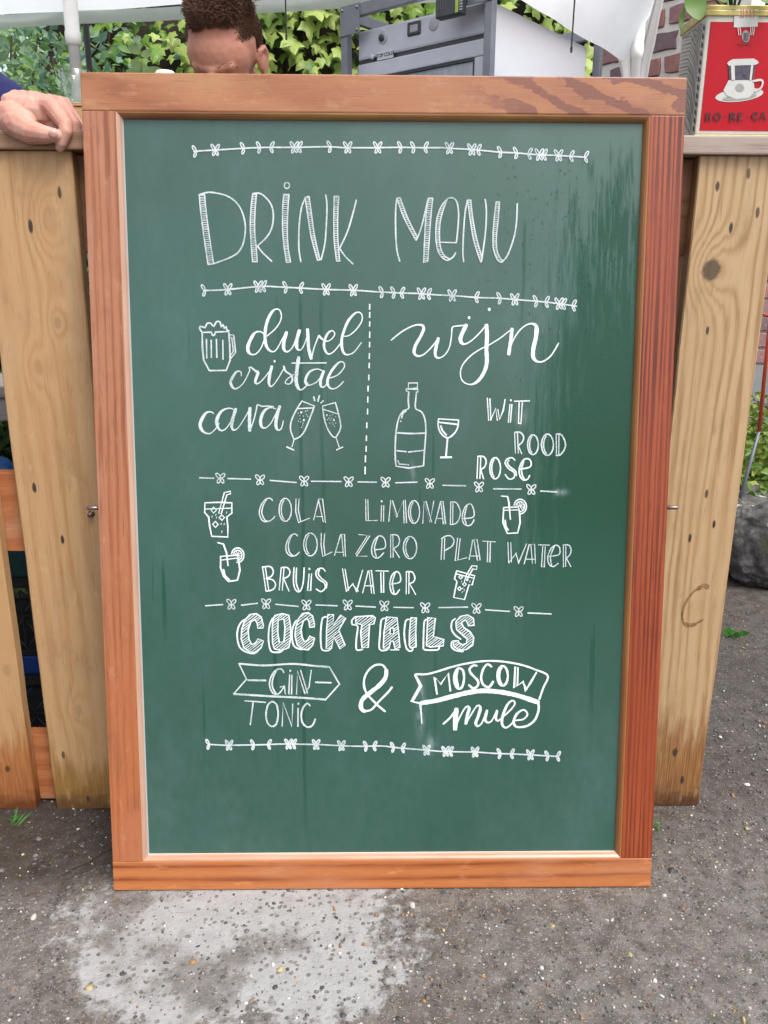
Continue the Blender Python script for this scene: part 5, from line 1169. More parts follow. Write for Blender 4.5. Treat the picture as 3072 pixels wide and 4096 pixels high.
def build_bartender():
    root = empty('person', (-.30, 2.12, 0), 'man with short curly brown hair bending his head down behind the chalkboard', 'person')
    sk = skin('face_skin', srgb(190, 126, 104), srgb(212, 150, 126), srgb(226, 172, 150))
    c = atY(892, 170, 1.86)-Vector((-.30, 2.12, 0))
    T = Matrix.Translation(c) @ Matrix.Rotation(radians(-13), 4, 'Z') @ Matrix.Rotation(radians(30), 4, 'X') @ Matrix.Rotation(radians(3), 4, 'Y') @ Matrix.Translation((0, 0, -.03))
    head_parts(root, T, sk, srgb(112, 80, 62), 21000, True)
    shirt = plain('tee_dark', srgb(52, 56, 62), .9, var=.2, scale=300)
    cx, cy = c.x, c.y
    blob('shirt', [('e', (.02, .10, 1.17), (.19, .12, .17)), ('e', (.02, .14, .98), (.165, .11, .26)), ('c', [(cx+.02, cy+.12, 1.30, .058), (.02, .08, 1.24, .08)]), ('c', [(-.17, .06, 1.22, .062), (-.25, -.02, 1.08, .052)]), ('c', [(.21, .06, 1.22, .062), (.29, -.02, 1.08, .052)])], .009, shirt, root, smooth=8)
    blob('arm', [('c', [(-.245, -.01, 1.09, .043), (-.29, -.08, .98, .038), (-.2, -.28, 1.0, .028), (-.17, -.33, 1.01, .024)]), ('e', (-.16, -.37, 1.01), (.036, .045, .018))]+[('c', [(-.185+i*.018, -.39, 1.01, .009), (-.18+i*.017, -.43, 1.005, .008), (-.178+i*.016, -.445, .985, .007)]) for i in range(4)], .004, sk, root)
    blob('arm', [('c', [(.285, -.01, 1.09, .043), (.32, -.08, .98, .038), (.22, -.28, 1.0, .028), (.19, -.33, 1.01, .024)]), ('e', (.18, -.37, 1.01), (.036, .045, .018))]+[('c', [(.155+i*.018, -.39, 1.01, .009), (.152+i*.017, -.43, 1.005, .008), (.15+i*.016, -.445, .985, .007)]) for i in range(4)], .004, sk, root)
    tr = plain('trousers_blue', srgb(42, 50, 70), .85)
    blob('trousers', [('c', [(.10, .15, .80, .11), (.11, .13, .46, .08), (.11, .15, .08, .058)]), ('c', [(-.07, .15, .80, .11), (-.08, .13, .46, .08), (-.08, .15, .08, .058)])], .012, tr, root)
    for x in (.11, -.08): blob('shoe', [('c', [(x, .17, .05, .043), (x, 0, .04, .036)])], .008, plain('shoe_brown', srgb(60, 44, 34), .5), root)

# ================================================================== small things on the bar
def build_counter_things():
    # wooden box with the tumbler on it
    Yb = 1.60
    zt = atY(300, 430, Yb).z
    bx = empty('wooden_box', (atY(322, 430, Yb).x, Yb, CAPZ1+.001), 'light orange wooden box on the bar behind the fist', 'box')
    m = wood('box_wood', 'X', srgb(222, 184, 140), srgb(206, 162, 116), srgb(176, 128, 84), 30, 2, .5, seed=1.1)
    H = zt-CAPZ1-.001
    for i in range(2): MB().box((-.05, -.012, i*H/2+.001), (.16, 0, (i+1)*H/2-.001)).obj('slat', m, bx, bevel=.001)
    for i in range(2): MB().box((-.05, .10, i*H/2+.001), (.16, .112, (i+1)*H/2-.001)).obj('slat', m, bx, bevel=.001)
    MB().box((-.05, .0005, 0), (-.038, .0995, H-.001)).obj('end_panel', m, bx); MB().box((.148, .0005, 0), (.16, .0995, H-.001)).obj('end_panel', m, bx)
    MB().box((-.052, -.014, H), (.162, .114, H+.006)).obj('lid', m, bx, bevel=.001)
    gl = NT('clear_glass'); tb = gl.n('ShaderNodeBsdfTransparent'); tb.inputs[0].default_value = (.93, .97, .95, 1); gg = gl.n('ShaderNodeBsdfGlossy'); gg.inputs['Roughness'].default_value = .05
    lw = gl.n('ShaderNodeLayerWeight'); lw.inputs[0].default_value = .35; mxg = gl.n('ShaderNodeMixShader'); gl.l(gl.ss(lw.outputs['Facing'], .2, 1.0, .06, .6), mxg.inputs[0]); gl.l(tb.outputs[0], mxg.inputs[1]); gl.l(gg.outputs[0], mxg.inputs[2]); gl.l(mxg.outputs[0], gl.out.inputs[0])
    c = atY(312, 430, Yb+.045); r0 = .026; hh = atY(300, 292, Yb+.045).z-(zt+.006)
    prof = [(0, 0), (r0*.86, 0), (r0*.9, .004), (r0*1.12, hh), (r0*1.12-.0009, hh+.0008), (r0*1.12-.0018, hh), (r0*.9-.0018, .008), (0, .008)]
    o = MB().lathe(prof, 28).obj('glass_tumbler', gl.mat, smooth=True, loc=(c.x, c.y, zt+.0075))
    tag(o, 'empty clear glass tumbler standing on the wooden box', 'glass')
    # white squeeze bottle whose domed cap just shows
    p = atY(660, 281, 1.66)
    bt = empty('white_bottle', (p.x, 1.66, CAPZ1+.001), 'white bottle whose domed cap just shows above the frame', 'bottle')
    w = plain('white_plastic', srgb(232, 228, 222), .4, var=.03)
    hz = p.z-CAPZ1-.001
    MB().lathe([(0, 0), (.03, 0), (.032, .004), (.032, hz*.62), (.02, hz*.74), (.019, hz-.026), (0, hz-.026)], 24).obj('body', w, bt, smooth=True)
    MB().lathe([(0, hz-.025), (.0205, hz-.025), (.0205, hz-.008), (.016, hz-.002), (.006, hz), (0, hz)], 24).obj('cap', w, bt, smooth=True)

# ================================================================== bottle fridge in a steel rack
def build_fridge():
    TZ = 1.80
    C1, C2, C3 = atZ(1962, -4, TZ), atZ(1436, 128, TZ), atZ(2326, 192, TZ)
    ex = (C2-C1); w = ex.length; ex.normalize()
    ey = Vector((-ex.y, ex.x, 0)); 
    if ey.dot(C3-C1) < 0: ey = -ey
    d = (C3-C1).dot(ey)
    ang = math.atan2(ex.y, ex.x)
    # local frame: x along the front (leftwards in the photo), y = depth behind the front; right handed -> mirror y
    T = Matrix(((ex.x, ey.x, 0, C1.x), (ex.y, ey.y, 0, C1.y), (0, 0, 1, 0), (0, 0, 0, 1)))
    def OB(b, name, mat, root, **k):
        b.v = [tuple(T @ Vector(v)-Vector(root.location)) for v in b.v]
        return b.obj(name, mat, root, **k)
    def onf(x, y, off=0):
        n = -ey; o = C1+n*off; dd = ray(x, y); t = (o-CAMP).dot(n)/dd.dot(n); p = CAMP+dd*t-C1
        return (p.dot(ex), p.z+C1.z)
    root = empty('bottle_fridge', (C1.x, C1.y, 0), 'grey and white glass door fridge under the tent', 'fridge')
    white = plain('fridge_white', srgb(232, 234, 242), .3, var=.02); grey = plain('fridge_grey', srgbw(178, 182, 194), .35, var=.05, scale=20); dgrey = plain('fridge_dark', srgb(58, 60, 66), .45)
    ps = .088                                     # control strip height
    b = MB().box((.002, .03, .35), (w-.002, d, TZ-.001)); OB(b, 'cabinet', white, root, bevel=.006)
    b = MB().box((0, -.004, TZ-ps), (w, .0285, TZ)); OB(b, 'control_panel', grey, root, bevel=.008)
    # door frame of four pieces + glass
    zt = TZ-ps-.012; zb = .36; fw = .046
    b = MB(); b.box((0, -.006, zt-fw), (w, .028, zt)); b.box((0, -.006, zb), (w, .028, zb+fw)); b.box((0, -.0058, zb+fw+.0005), (fw, .028, zt-fw-.0005)); b.box((w-fw, -.0058, zb+fw+.0005), (w, .028, zt-fw-.0005))
    OB(b, 'door_frame', grey, root, bevel=.004)
    gt = NT('door_glass'); gt.set(color=srgb(120, 126, 136), rough=.12, spec=.6, coat=.5)
    gt.set(color=gt.ramp(gt.noise(16, 4, .6, gt.map(scale=(1, 1, .12))), [(.35, srgb(140, 146, 158)), (.65, srgb(196, 202, 214))]))  # upright pale streaks: reflections put into the pane's colour
    b = MB().box((fw-.001, .004, zb+fw-.001), (w-fw+.001, .010, zt-fw+.001)); OB(b, 'door_pane', gt.mat, root)
    b = MB(); e = .007
    for (x0, x1, z0, z1) in ((fw, w-fw, zt-fw-e, zt-fw-.0008), (fw, fw+e, zb+fw, zt-fw-e-.0005), (w-fw-e, w-fw, zb+fw, zt-fw-e-.0005)): b.box((x0, -.003, z0), (x1, .0035, z1))
    OB(b, 'door_gasket', dgrey, root)
    b = MB().box((.003, .001, TZ-ps-.0115), (w-.003, .02, TZ-ps-.0005)); OB(b, 'gap_seal', dgrey, root)
    # lock, display, dial, badge
    def disc(x, y, r, off, th, mat, name):
        u, z = onf(x, y, off); M_ = Matrix.Translation((u, -off, z)) @ Matrix.Rotation(pi/2, 4, 'X')
        b = MB().lathe([(0, th), (r*.9, th), (r, th*.6), (r, 0)], 20, T=M_); return OB(b, name, mat, root, smooth=True)
    pale = plain('panel_pale', srgb(186, 190, 198), .35)
    disc(1532, 150, .020, .0042, .002, pale, 'lock_plate'); disc(1527, 152, .0105, .0064, .004, dgrey, 'lock')
    disc(1735, 96, .019, .0042, .001, pale, 'dial'); disc(1490, 229, .008, .0065, .006, white, 'screw_cover')
    u, z = onf(1657, 114, .005); b = MB().box((u-.026, -.0085, z-.019), (u+.026, -.0042, z+.019)); OB(b, 'display', dgrey, root, bevel=.003)
    b = MB().box((u-.016, -.0095, z-.010), (u+.014, -.0087, z+.010)); OB(b, 'display_screen', pale, root)
    u0, z0 = onf(1541, 219, .007); b = MB().box((u0-.034, -.0078, z0-.0125), (u0+.034, -.0062, z0+.0125)); badge = OB(b, 'badge', white, root)
    cu = bpy.data.curves.new('badge_text', 'FONT'); cu.body = 'TOP COLD'; cu.size = .0145; cu.align_x = 'CENTER'; cu.align_y = 'CENTER'; cu.offset = .0004; cu.extrude = .0002
    o = bpy.data.objects.new('tmp_text', cu); COL.objects.link(o)
    dg = bpy.context.evaluated_depsgraph_get(); me = bpy.data.meshes.new_from_object(o.evaluated_get(dg)); bpy.data.objects.remove(o)
    M_ = T @ Matrix(((-1, 0, 0, u0), (0, 0, -1, -.0082), (0, 1, 0, z0), (0, 0, 0, 1)))
    me.transform(Matrix.Translation(-Vector(root.location)) @ M_); me.materials.clear(); me.materials.append(plain('badge_ink', srgb(60, 66, 110), .4))
    bo = link('badge_lettering', me, badge); bo['label'] = 'letters TOP COLD'
    # steel rack
    RUST = plain('rack_bolt', srgb(170, 168, 166), .4, .7, .2, 90)
    rack = empty('steel_rack', (C1.x, C1.y, 0), 'grey angle steel rack standing round the fridge', 'rack')
    st = plain('rack_steel', srgb(136, 140, 150), .4, .25, .1, 25)
    px = .026; g = .022
    HZ = TZ+.03
    for (x, y) in ((-px-g+.01, -px-g), (w+g-.01, -px-g), (-px-g+.01, d+g), (w+g-.01, d+g)):
        b = MB().box((x, y, 0), (x+px, y+px, HZ-.0005)); OB(b, 'post', st, rack, bevel=.002)
    b = MB().box((-px-g+.01, -px-g, HZ), (w+g-.01+px, -g-.006, HZ+.036)); OB(b, 'rail', st, rack, bevel=.002)
    b = MB().box((-px-g+.01, d+g+.006, HZ), (w+g-.01+px, d+g+px, HZ+.036)); OB(b, 'rail', st, rack, bevel=.002)
    b = MB().box((-px-g+.011, -g-.005, HZ+.001), (-g+.004, d+g+.005, HZ+.035)); OB(b, 'rail', st, rack, bevel=.002)
    b = MB().box((w+g-.004, -g-.005, HZ+.001), (w+g-.012+px, d+g+.005, HZ+.035)); OB(b, 'rail', st, rack, bevel=.002)
    # corner plates with bolts
    for x in (w+g+px-.01-.085, -px-g+.01):
        b = MB().box((x, -px-g-.004, HZ-.05), (x+.085, -px-g-.0005, HZ+.037)); pt = OB(b, 'corner_plate', st, rack, bevel=.001)
        for (ax, az) in ((.01, .01), (.075, .075), (.01, .075)):
            M_ = Matrix.Translation((x+ax, -px-g-.004, HZ-.05+az)) @ Matrix.Rotation(pi/2, 4, 'X')
            b = MB().lathe([(0, .004), (.0045, .0035), (.0055, 0)], 10, T=M_); b.v = [tuple(T @ Vector(v)-Vector(rack.location)) for v in b.v]; b.obj('bolt', RUST, rack, smooth=True)
    # shelf carrying the fridge
    b = MB().box((-.006, -.006, .31), (w+.006, d+.006, .349)); OB(b, 'shelf', st, rack)
    # power box clipped over the front rail
    off = px+g+.005
    ua, za = onf(1866, 62, off); ub, zb2 = onf(1764, 84, off)
    pb = empty('control_box', (C1.x, C1.y, 0), 'dark box with a lime green stripe hung on the rack rail', 'box')
    b = MB().box((ua, -off-.03, min(za, zb2)), (ub, -off, HZ+.06)); OB(b, 'housing', dgrey, pb, bevel=.004)
    u1, _ = onf(1825, 40, off+.031); b = MB().box((u1-.006, -off-.0312, min(za, zb2)+.004), (u1+.004, -off-.0302, HZ+.055)); OB(b, 'stripe', plain('lime', srgb(176, 206, 70), .4), pb)
    b = MB()
    for k in range(9): b.box((u1-.021, -off-.0310, min(za, zb2)+.008+k*.007), (u1-.010, -off-.0302, min(za, zb2)+.011+k*.007))
    OB(b, 'print_lines', pale, pb)
    b = MB()
    for k in range(4): b.box((ub-.012-k*.009, -off-.0312, min(za, zb2)+.02), (ub-.009-k*.009, -off-.0303, min(za, zb2)+.05))
    OB(b, 'vent_slots', plain('slot_grey', srgb(90, 92, 98), .5), pb)

# ================================================================== party tents
def fabric():
    t = NT('tent_fabric'); n = t.noise(6, 3, .5)
    col = t.ramp(n, [(.3, srgbw(238, 238, 238)), (.7, srgbw(250, 250, 250))])
    t.set(color=col, rough=.6, spec=.2)
    tr = t.n('ShaderNodeBsdfTranslucent'); t.l(col, tr.inputs[0]); mx = t.n('ShaderNodeMixShader'); mx.inputs[0].default_value = .85
    t.l(t.b.outputs[0], mx.inputs[1]); t.l(tr.outputs[0], mx.inputs[2]); t.l(mx.outputs[0], t.out.inputs[0]); t.bump(n, .2, .01)
    return t.mat
def sheet(rows, mat, name, parent, fold=.0, nf=9, sub=24):
    """rows: list of polylines (equal count of Vectors)"""
    vs = []; fs = []; R = len(rows); n = sub
    def samp(row, u):
        k = u*(len(row)-1); i = min(int(k), len(row)-2); return row[i].lerp(row[i+1], k-i)
    for j, row in enumerate(rows):
        for i in range(n+1):
            u = i/n; p = samp(row, u); p = p+Vector((0, fold*sin(u*nf*2*pi+.4*sin(u*17)), fold*.35*cos(u*nf*4)))
            vs.append(tuple(p))
    for j in range(R-1):
        for i in range(n): fs.append((j*(n+1)+i, j*(n+1)+i+1, (j+1)*(n+1)+i+1, (j+1)*(n+1)+i))
    return MB().add(vs, fs).obj(name, mat, parent, smooth=True)
def build_tents():
    F_ = fabric(); plastic = plain('pole_white', srgbw(236, 234, 230), .4, var=.05, scale=12)
    left = empty('party_tent', (0, 0, 0), 'white party tent over the bartender, its lower edge across the top left', 'tent')
    Ye = 3.25
    e0 = [atY(-900, 128, Ye), atY(0, 113, Ye), atY(740, 77, Ye), atY(1560, 20, Ye), atY(2060, -14, Ye)]
    up = Vector((0, 0, .045))
    e1 = [p+up+Vector((0, .01, 0)) for p in e0]
    sheet([e0, [p+up*.5+Vector((0, .012, 0)) for p in e0], e1], F_, 'valance', left, fold=.003, nf=5, sub=60)
    r1 = [p+Vector((.0, -.55, .52)) for p in e1]; r2 = [p+Vector((0, -1.15, .95)) for p in e1]; r3 = [p+Vector((0, -1.75, .25)) for p in e1]; r4 = [p-up*3 for p in r3]
    sheet([[p+Vector((0, 0, .002)) for p in e1], r1, r2], F_, 'roof', left, fold=.01, nf=3, sub=40); sheet([r2, [a.lerp(b, .5)+Vector((0, 0, .03)) for a, b in zip(r2, r3)], r3], F_, 'roof', left, fold=.01, nf=3, sub=40)
    sheet([r3, r4], F_, 'valance', left, fold=.006, nf=11, sub=60)
    def pole(x, yj, wpx_u, wpx_l, Y, parent, ytop):
        c = atY(x, yj, Y); t = Y/ray(x, yj).y; ru = wpx_u/2*t/FPX; rl = wpx_l/2*t/FPX; zt = atY(x, ytop, Y).z
        b = MB().lathe([(rl, 0), (rl, c.z-.03), (ru*1.02, c.z-.028), (ru*1.1, c.z-.01), (ru*1.1, c.z+.012), (ru, c.z+.014), (ru, zt)], 20, T=Matrix.Translation((c.x, Y, 0)))
        return b.obj('pole', plastic, parent, smooth=True)
    pole(292, 145, 56, 44, 3.12, left, -120)
    pole(-900, 145, 56, 44, 3.12, left, -120)
    for xx in (-1.9, 1.0):
        MB().lathe([(.024, 0), (.024, 2.3)], 16, T=Matrix.Translation((xx if xx < 0 else 1.28, 1.62, 0))).obj('pole', plastic, left, smooth=True)
    right = empty('party_tent', (0, 0, 0), 'white tent corner with a leg between the fridge and the brick wall', 'tent')
    lo = [atY(2040, -30, 2.5), atY(2190, 62, 2.7), atY(2345, 157, 2.9), atY(2490, 250, 3.08)]
    mi = [atY(2120, -180, 2.4), atY(2260, -120, 2.6), atY(2420, -40, 2.8), atY(2600, 60, 3.02)]
    hi = [atY(2200, -500, 2.25), atY(2380, -440, 2.45), atY(2560, -380, 2.65), atY(2700, -320, 2.9)]
    sheet([lo, [a.lerp(b, .5)+Vector((0, 0, .006)) for a, b in zip(lo, mi)], mi, hi], F_, 'roof', right, fold=.008, nf=2, sub=30)
    dr = []
    for (xa, xb, y) in ((2560, 2668, -60), (2520, 2640, 60), (2468, 2618, 180), (2474, 2600, 250), (2488, 2588, 320), (2496, 2580, 500), (2500, 2574, 900), (2506, 2566, 1500)):
        dr.append([atY(xa, y, 3.12), atY((xa+xb)/2, y, 3.15), atY(xb, y, 3.12)])
    sheet(dr, F_, 'side_curtain', right, fold=.012, nf=3, sub=26)
    pole(2550, 196, 44, 38, 3.05, right, -40)
    # cords hanging from the roofs
    for (x, y1, Y, lb) in ((1145, 140, 2.5, 'black cord hanging beside the bartender from the left tent'), (2286, 190, 2.35, 'black cord hanging in front of the fridge side')):
        p = atY(x, y1, Y); b = MB().tube([(p.x, p.y, p.z), (p.x+.001, p.y, p.z+.2), (p.x, p.y, p.z+.75)], .0022, 6)
        o = b.obj('hanging_cord', plain('cord_black', srgb(26, 26, 28), .6)); tag(o, lb, 'cord')
        MB().tube([(p.x, p.y, p.z-.012), (p.x, p.y, p.z)], [.0028, .0034], 8).obj('cord_tip', bpy.data.materials['cord_black'], o)
    p = atY(359, 285, 2.9); q = atY(357, 98, 2.9)
    o = MB().tube([(p.x, 2.9, 0), (p.x, 2.9, q.z)], .0098, 12).obj('black_pole', plain('pole_black', srgb(24, 24, 26), .5), smooth=True); tag(o, 'thin black pole right of the white tent pole', 'pole')

# ================================================================== walls and plants behind
def brick_wall(name, label, x0, x1, z0, z1, T, bl_mats, mortar, pitch=.081, blen=.215, thick=.12, gap=.017, flake=.35):
    root = empty(name, (0, 0, 0), label, 'wall'); rnd = random.Random(name)
    b = MB().box((x0, 0.006, z0), (x1, thick, z1)); b.v = [tuple(T @ Vector(v)) for v in b.v]; b.obj('mortar', mortar, root)
    protos = []
    for k in range(5):
        w, h = blen-gap, pitch-gap; n = []
        r2 = random.Random(k)
        j = lambda s=.005: r2.uniform(-s, s)
        pts = [(j(), j()), (w*.33, j(.003)), (w*.66, j(.003)), (w+j(), j()), (w+j(), h*.5), (w+j(), h+j()), (w*.6, h+j(.003)), (w*.3, h+j(.003)), (j(), h+j()), (j(), h*.5)]
        bb = MB(); N = len(pts); c = (w/2, h/2)
        inner = [(c[0]+(p[0]-c[0])*.95, c[1]+(p[1]-c[1])*.88) for p in pts]
        bb.add([(p[0], .006, p[1]) for p in pts]+[(p[0], -.004, p[1]) for p in inner]+[(c[0], -.0045, c[1])], [(i, (i+1) % N, N+(i+1) % N, N+i) for i in range(N)]+[(N+i, N+(i+1) % N, 2*N) for i in range(N)])
        bb.v = [tuple(T.to_3x3() @ Vector(v)) for v in bb.v]
        protos.append(bb)
    meshes = {}
    z = z0+.01; row = 0
    while z+pitch-gap < z1:
        x = x0-(blen/2 if row % 2 else 0)
        while x < x1-.02:
            if x >= x0-.001 and x+blen-gap <= x1+.001:
                k = rnd.randrange(5); mk = rnd.randrange(len(bl_mats))
                if (k, mk) not in meshes: meshes[(k, mk)] = protos[k].mesh('brick', bl_mats[mk])
                link('brick', meshes[(k, mk)], root, T @ Vector((x, 0, z)))
            x += blen
        z += pitch; row += 1
    return root
def brickmat(name, c, wash=.3):
    t = NT(name); oi = t.n('ShaderNodeObjectInfo')
    n = t.noise(24, 4, .65); f = t.noise(120, 3, .6); w = t.voro(30)
    v = t.map(loc=(0, 0, 0)); 
    a = tuple(x*.7 for x in c); b_ = tuple(min(1, x*1.3) for x in c)
    col = t.ramp(t.m('ADD', t.m('MULTIPLY', n, .6), t.m('MULTIPLY', f, .4)), [(.3, a), (.7, b_)])
    col = t.mix(t.ss(t.noise(38, 4, .7), .58, .68, 0, wash*2), col, srgb(214, 206, 200))
    t.set(color=col, rough=.85); t.bump(f, .5, .003); return t.mat

def ivy_leaf_mesh(k, mat, mat2):
    rnd = random.Random(k+50)
    # three-pointed ivy leaf, stalk at origin, tip toward -z, facing -y
    o = [(0, 0), (-.20, .12), (-.42, .10), (-.50, -.18), (-.72, -.42), (-.42, -.46), (-.26, -.56), (-.20, -.86), (0, -1.12), (.20, -.86), (.26, -.56), (.42, -.46), (.72, -.42), (.50, -.18), (.42, .10), (.20, .12)]
    o = [(x*(1+rnd.uniform(-.12, .12)), z*(1+rnd.uniform(-.08, .08))) for x, z in o]
    c = (0, -.38); vs = []
    for x, z in o: vs.append((x, .10*abs(x)+.16*max(0, -z-.5)**1.3+rnd.uniform(-.02, .02), z))
    mid = [((x+c[0])/2, (z+c[1])/2) for x, z in o]
    for x, z in mid: vs.append((x, -.02+.10*abs(x), z))
    vs.append((0, -.02, -.38)); N = len(o)
    fs = [(i, (i+1) % N, N+(i+1) % N, N+i) for i in range(N)]+[(N+i, N+(i+1) % N, 2*N) for i in range(N)]
    b = MB().add([(x*.064, y*.064, z*.064) for x, y, z in vs], fs)
    return b, b.mesh('ivy_leaf', mat, smooth=False)
def build_back():
    rnd = random.Random(8)
    dark = plain('old_wall', srgb(64, 52, 44), .95, var=.45, scale=18, bump=.5)
    YW = 4.75
    o = MB().box((-1.75, YW, 0), (3.2, YW+.2, 2.75)).obj('garden_wall', dark); tag(o, 'dark old garden wall almost hidden by ivy', 'wall')
    ivy = empty('ivy_plant', (0, YW, 0), 'climbing ivy with pointed bright green leaves covering the back wall', 'ivy')
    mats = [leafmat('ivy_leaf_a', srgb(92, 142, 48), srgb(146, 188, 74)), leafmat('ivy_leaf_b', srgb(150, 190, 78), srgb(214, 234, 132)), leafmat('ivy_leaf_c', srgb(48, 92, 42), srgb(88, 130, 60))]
    pro = {}
    for k in range(5):
        for j, m in enumerate(mats): pro[(k, j)] = ivy_leaf_mesh(k, m, m)
    spots = []
    tries = 0
    while len(spots) < 3700 and tries < 40000:
        tries += 1
        x = rnd.uniform(-1.75, 2.6); z = rnd.uniform(.5, 2.85)
        hole = mnoise.noise(Vector((x*2.1+4, z*2.6, 1.3)))
        if (hole < -.22 and not (-.75 < x < .3 and 1.9 < z < 2.45)) or (x < -.75 and hole < -.1): continue
        y = YW-.03-rnd.uniform(0, .16)*(1 if hole < .2 else 1.5)
        s_ = rnd.uniform(.65, 1.35)
        spots.append((x, y, z, s_))
    vis = sorted(spots, key=lambda p: abs(p[2]-2.18)+(0 if p[0] < 1.4 else .6))
    stuff = MB()
    for i, (x, y, z, s_) in enumerate(vis):
        bright = mnoise.noise(Vector((x*1.3, z*1.2, 7)))+(.25 if x > -.6 else -.15)+rnd.uniform(-.35, .35)
        j = 1 if bright > .05 else (0 if bright > -.25 else 2); k = rnd.randrange(5)
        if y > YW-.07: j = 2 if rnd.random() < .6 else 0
        R = Euler((rnd.gauss(-.45, .25), rnd.gauss(0, .45), rnd.gauss(0, .45)))
        if i < 285:
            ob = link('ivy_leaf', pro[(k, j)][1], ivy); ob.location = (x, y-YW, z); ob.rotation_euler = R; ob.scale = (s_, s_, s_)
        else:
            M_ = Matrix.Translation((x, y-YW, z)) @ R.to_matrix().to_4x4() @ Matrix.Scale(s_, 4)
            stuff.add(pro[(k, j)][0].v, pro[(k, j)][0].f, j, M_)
    o = stuff.obj('ivy_foliage', mats, ivy); o['kind'] = 'stuff'
    st = MB()
    for k in range(34):
        x = rnd.uniform(-1.7, 2.6); P = [(x, -.02, 0)]
        for q in range(9): x += rnd.uniform(-.1, .1); P.append((x, -.02-rnd.random()*.04, .3*(q+1)))
        st.tube(P, .006, 5)
    st.obj('ivy_stems', plain('bark', srgb(84, 68, 54), .9, var=.3), ivy)
    # side brick wall, painted joints
    pc = atY(2700, 300, 3.35); o0 = Vector((pc.x, pc.y, 0))-Vector((.62, -.785, 0))*.36
    T = Matrix(((.62, .785, 0, o0.x), (-.785, .62, 0, o0.y), (0, 0, 1, 0), (0, 0, 0, 1)))
    bm_ = [brickmat('brick_plum', srgb(168, 126, 126)), brickmat('brick_dark', srgb(136, 112, 116)), brickmat('brick_red', srgb(178, 126, 118), .2)]
    mort = plain('whitewash', srgbw(214, 208, 200), .9, var=.08, scale=40, bump=.6)
    brick_wall('brick_wall', 'pier of purple header bricks with thick white joints behind the coffee tin', 0, .63, .35, 2.9, T, bm_, mort, pitch=.083, blen=.124, gap=.020, thick=.10)
    b = MB().box((-.01, -.01, 0), (.64, .11, .348)); b.v = [tuple(T @ Vector(v)) for v in b.v]
    o = b.obj('wall_footing', plain('footing', srgb(150, 150, 148), .9, var=.15, scale=20)); tag(o, 'grey footing under the brick pier', 'wall footing')
    T2 = Matrix.Translation((0, 4.15, 0))
    mort2 = plain('joint_grey', srgb(176, 168, 160), .9, var=.12, scale=40)
    brick_wall('brick_wall', 'brick wall facing the bar seen at the right edge', 1.40, 3.9, .60, 1.7, T2, bm_, mort2, pitch=.081, blen=.22, gap=.014)
    o = MB().box((1.38, 4.12, 0), (3.9, 4.3, .598)).obj('concrete_plinth', plain('plinth', srgb(158, 160, 162), .9, var=.1, scale=14, bump=.3)); tag(o, 'smooth grey concrete plinth under the right brick wall', 'plinth')

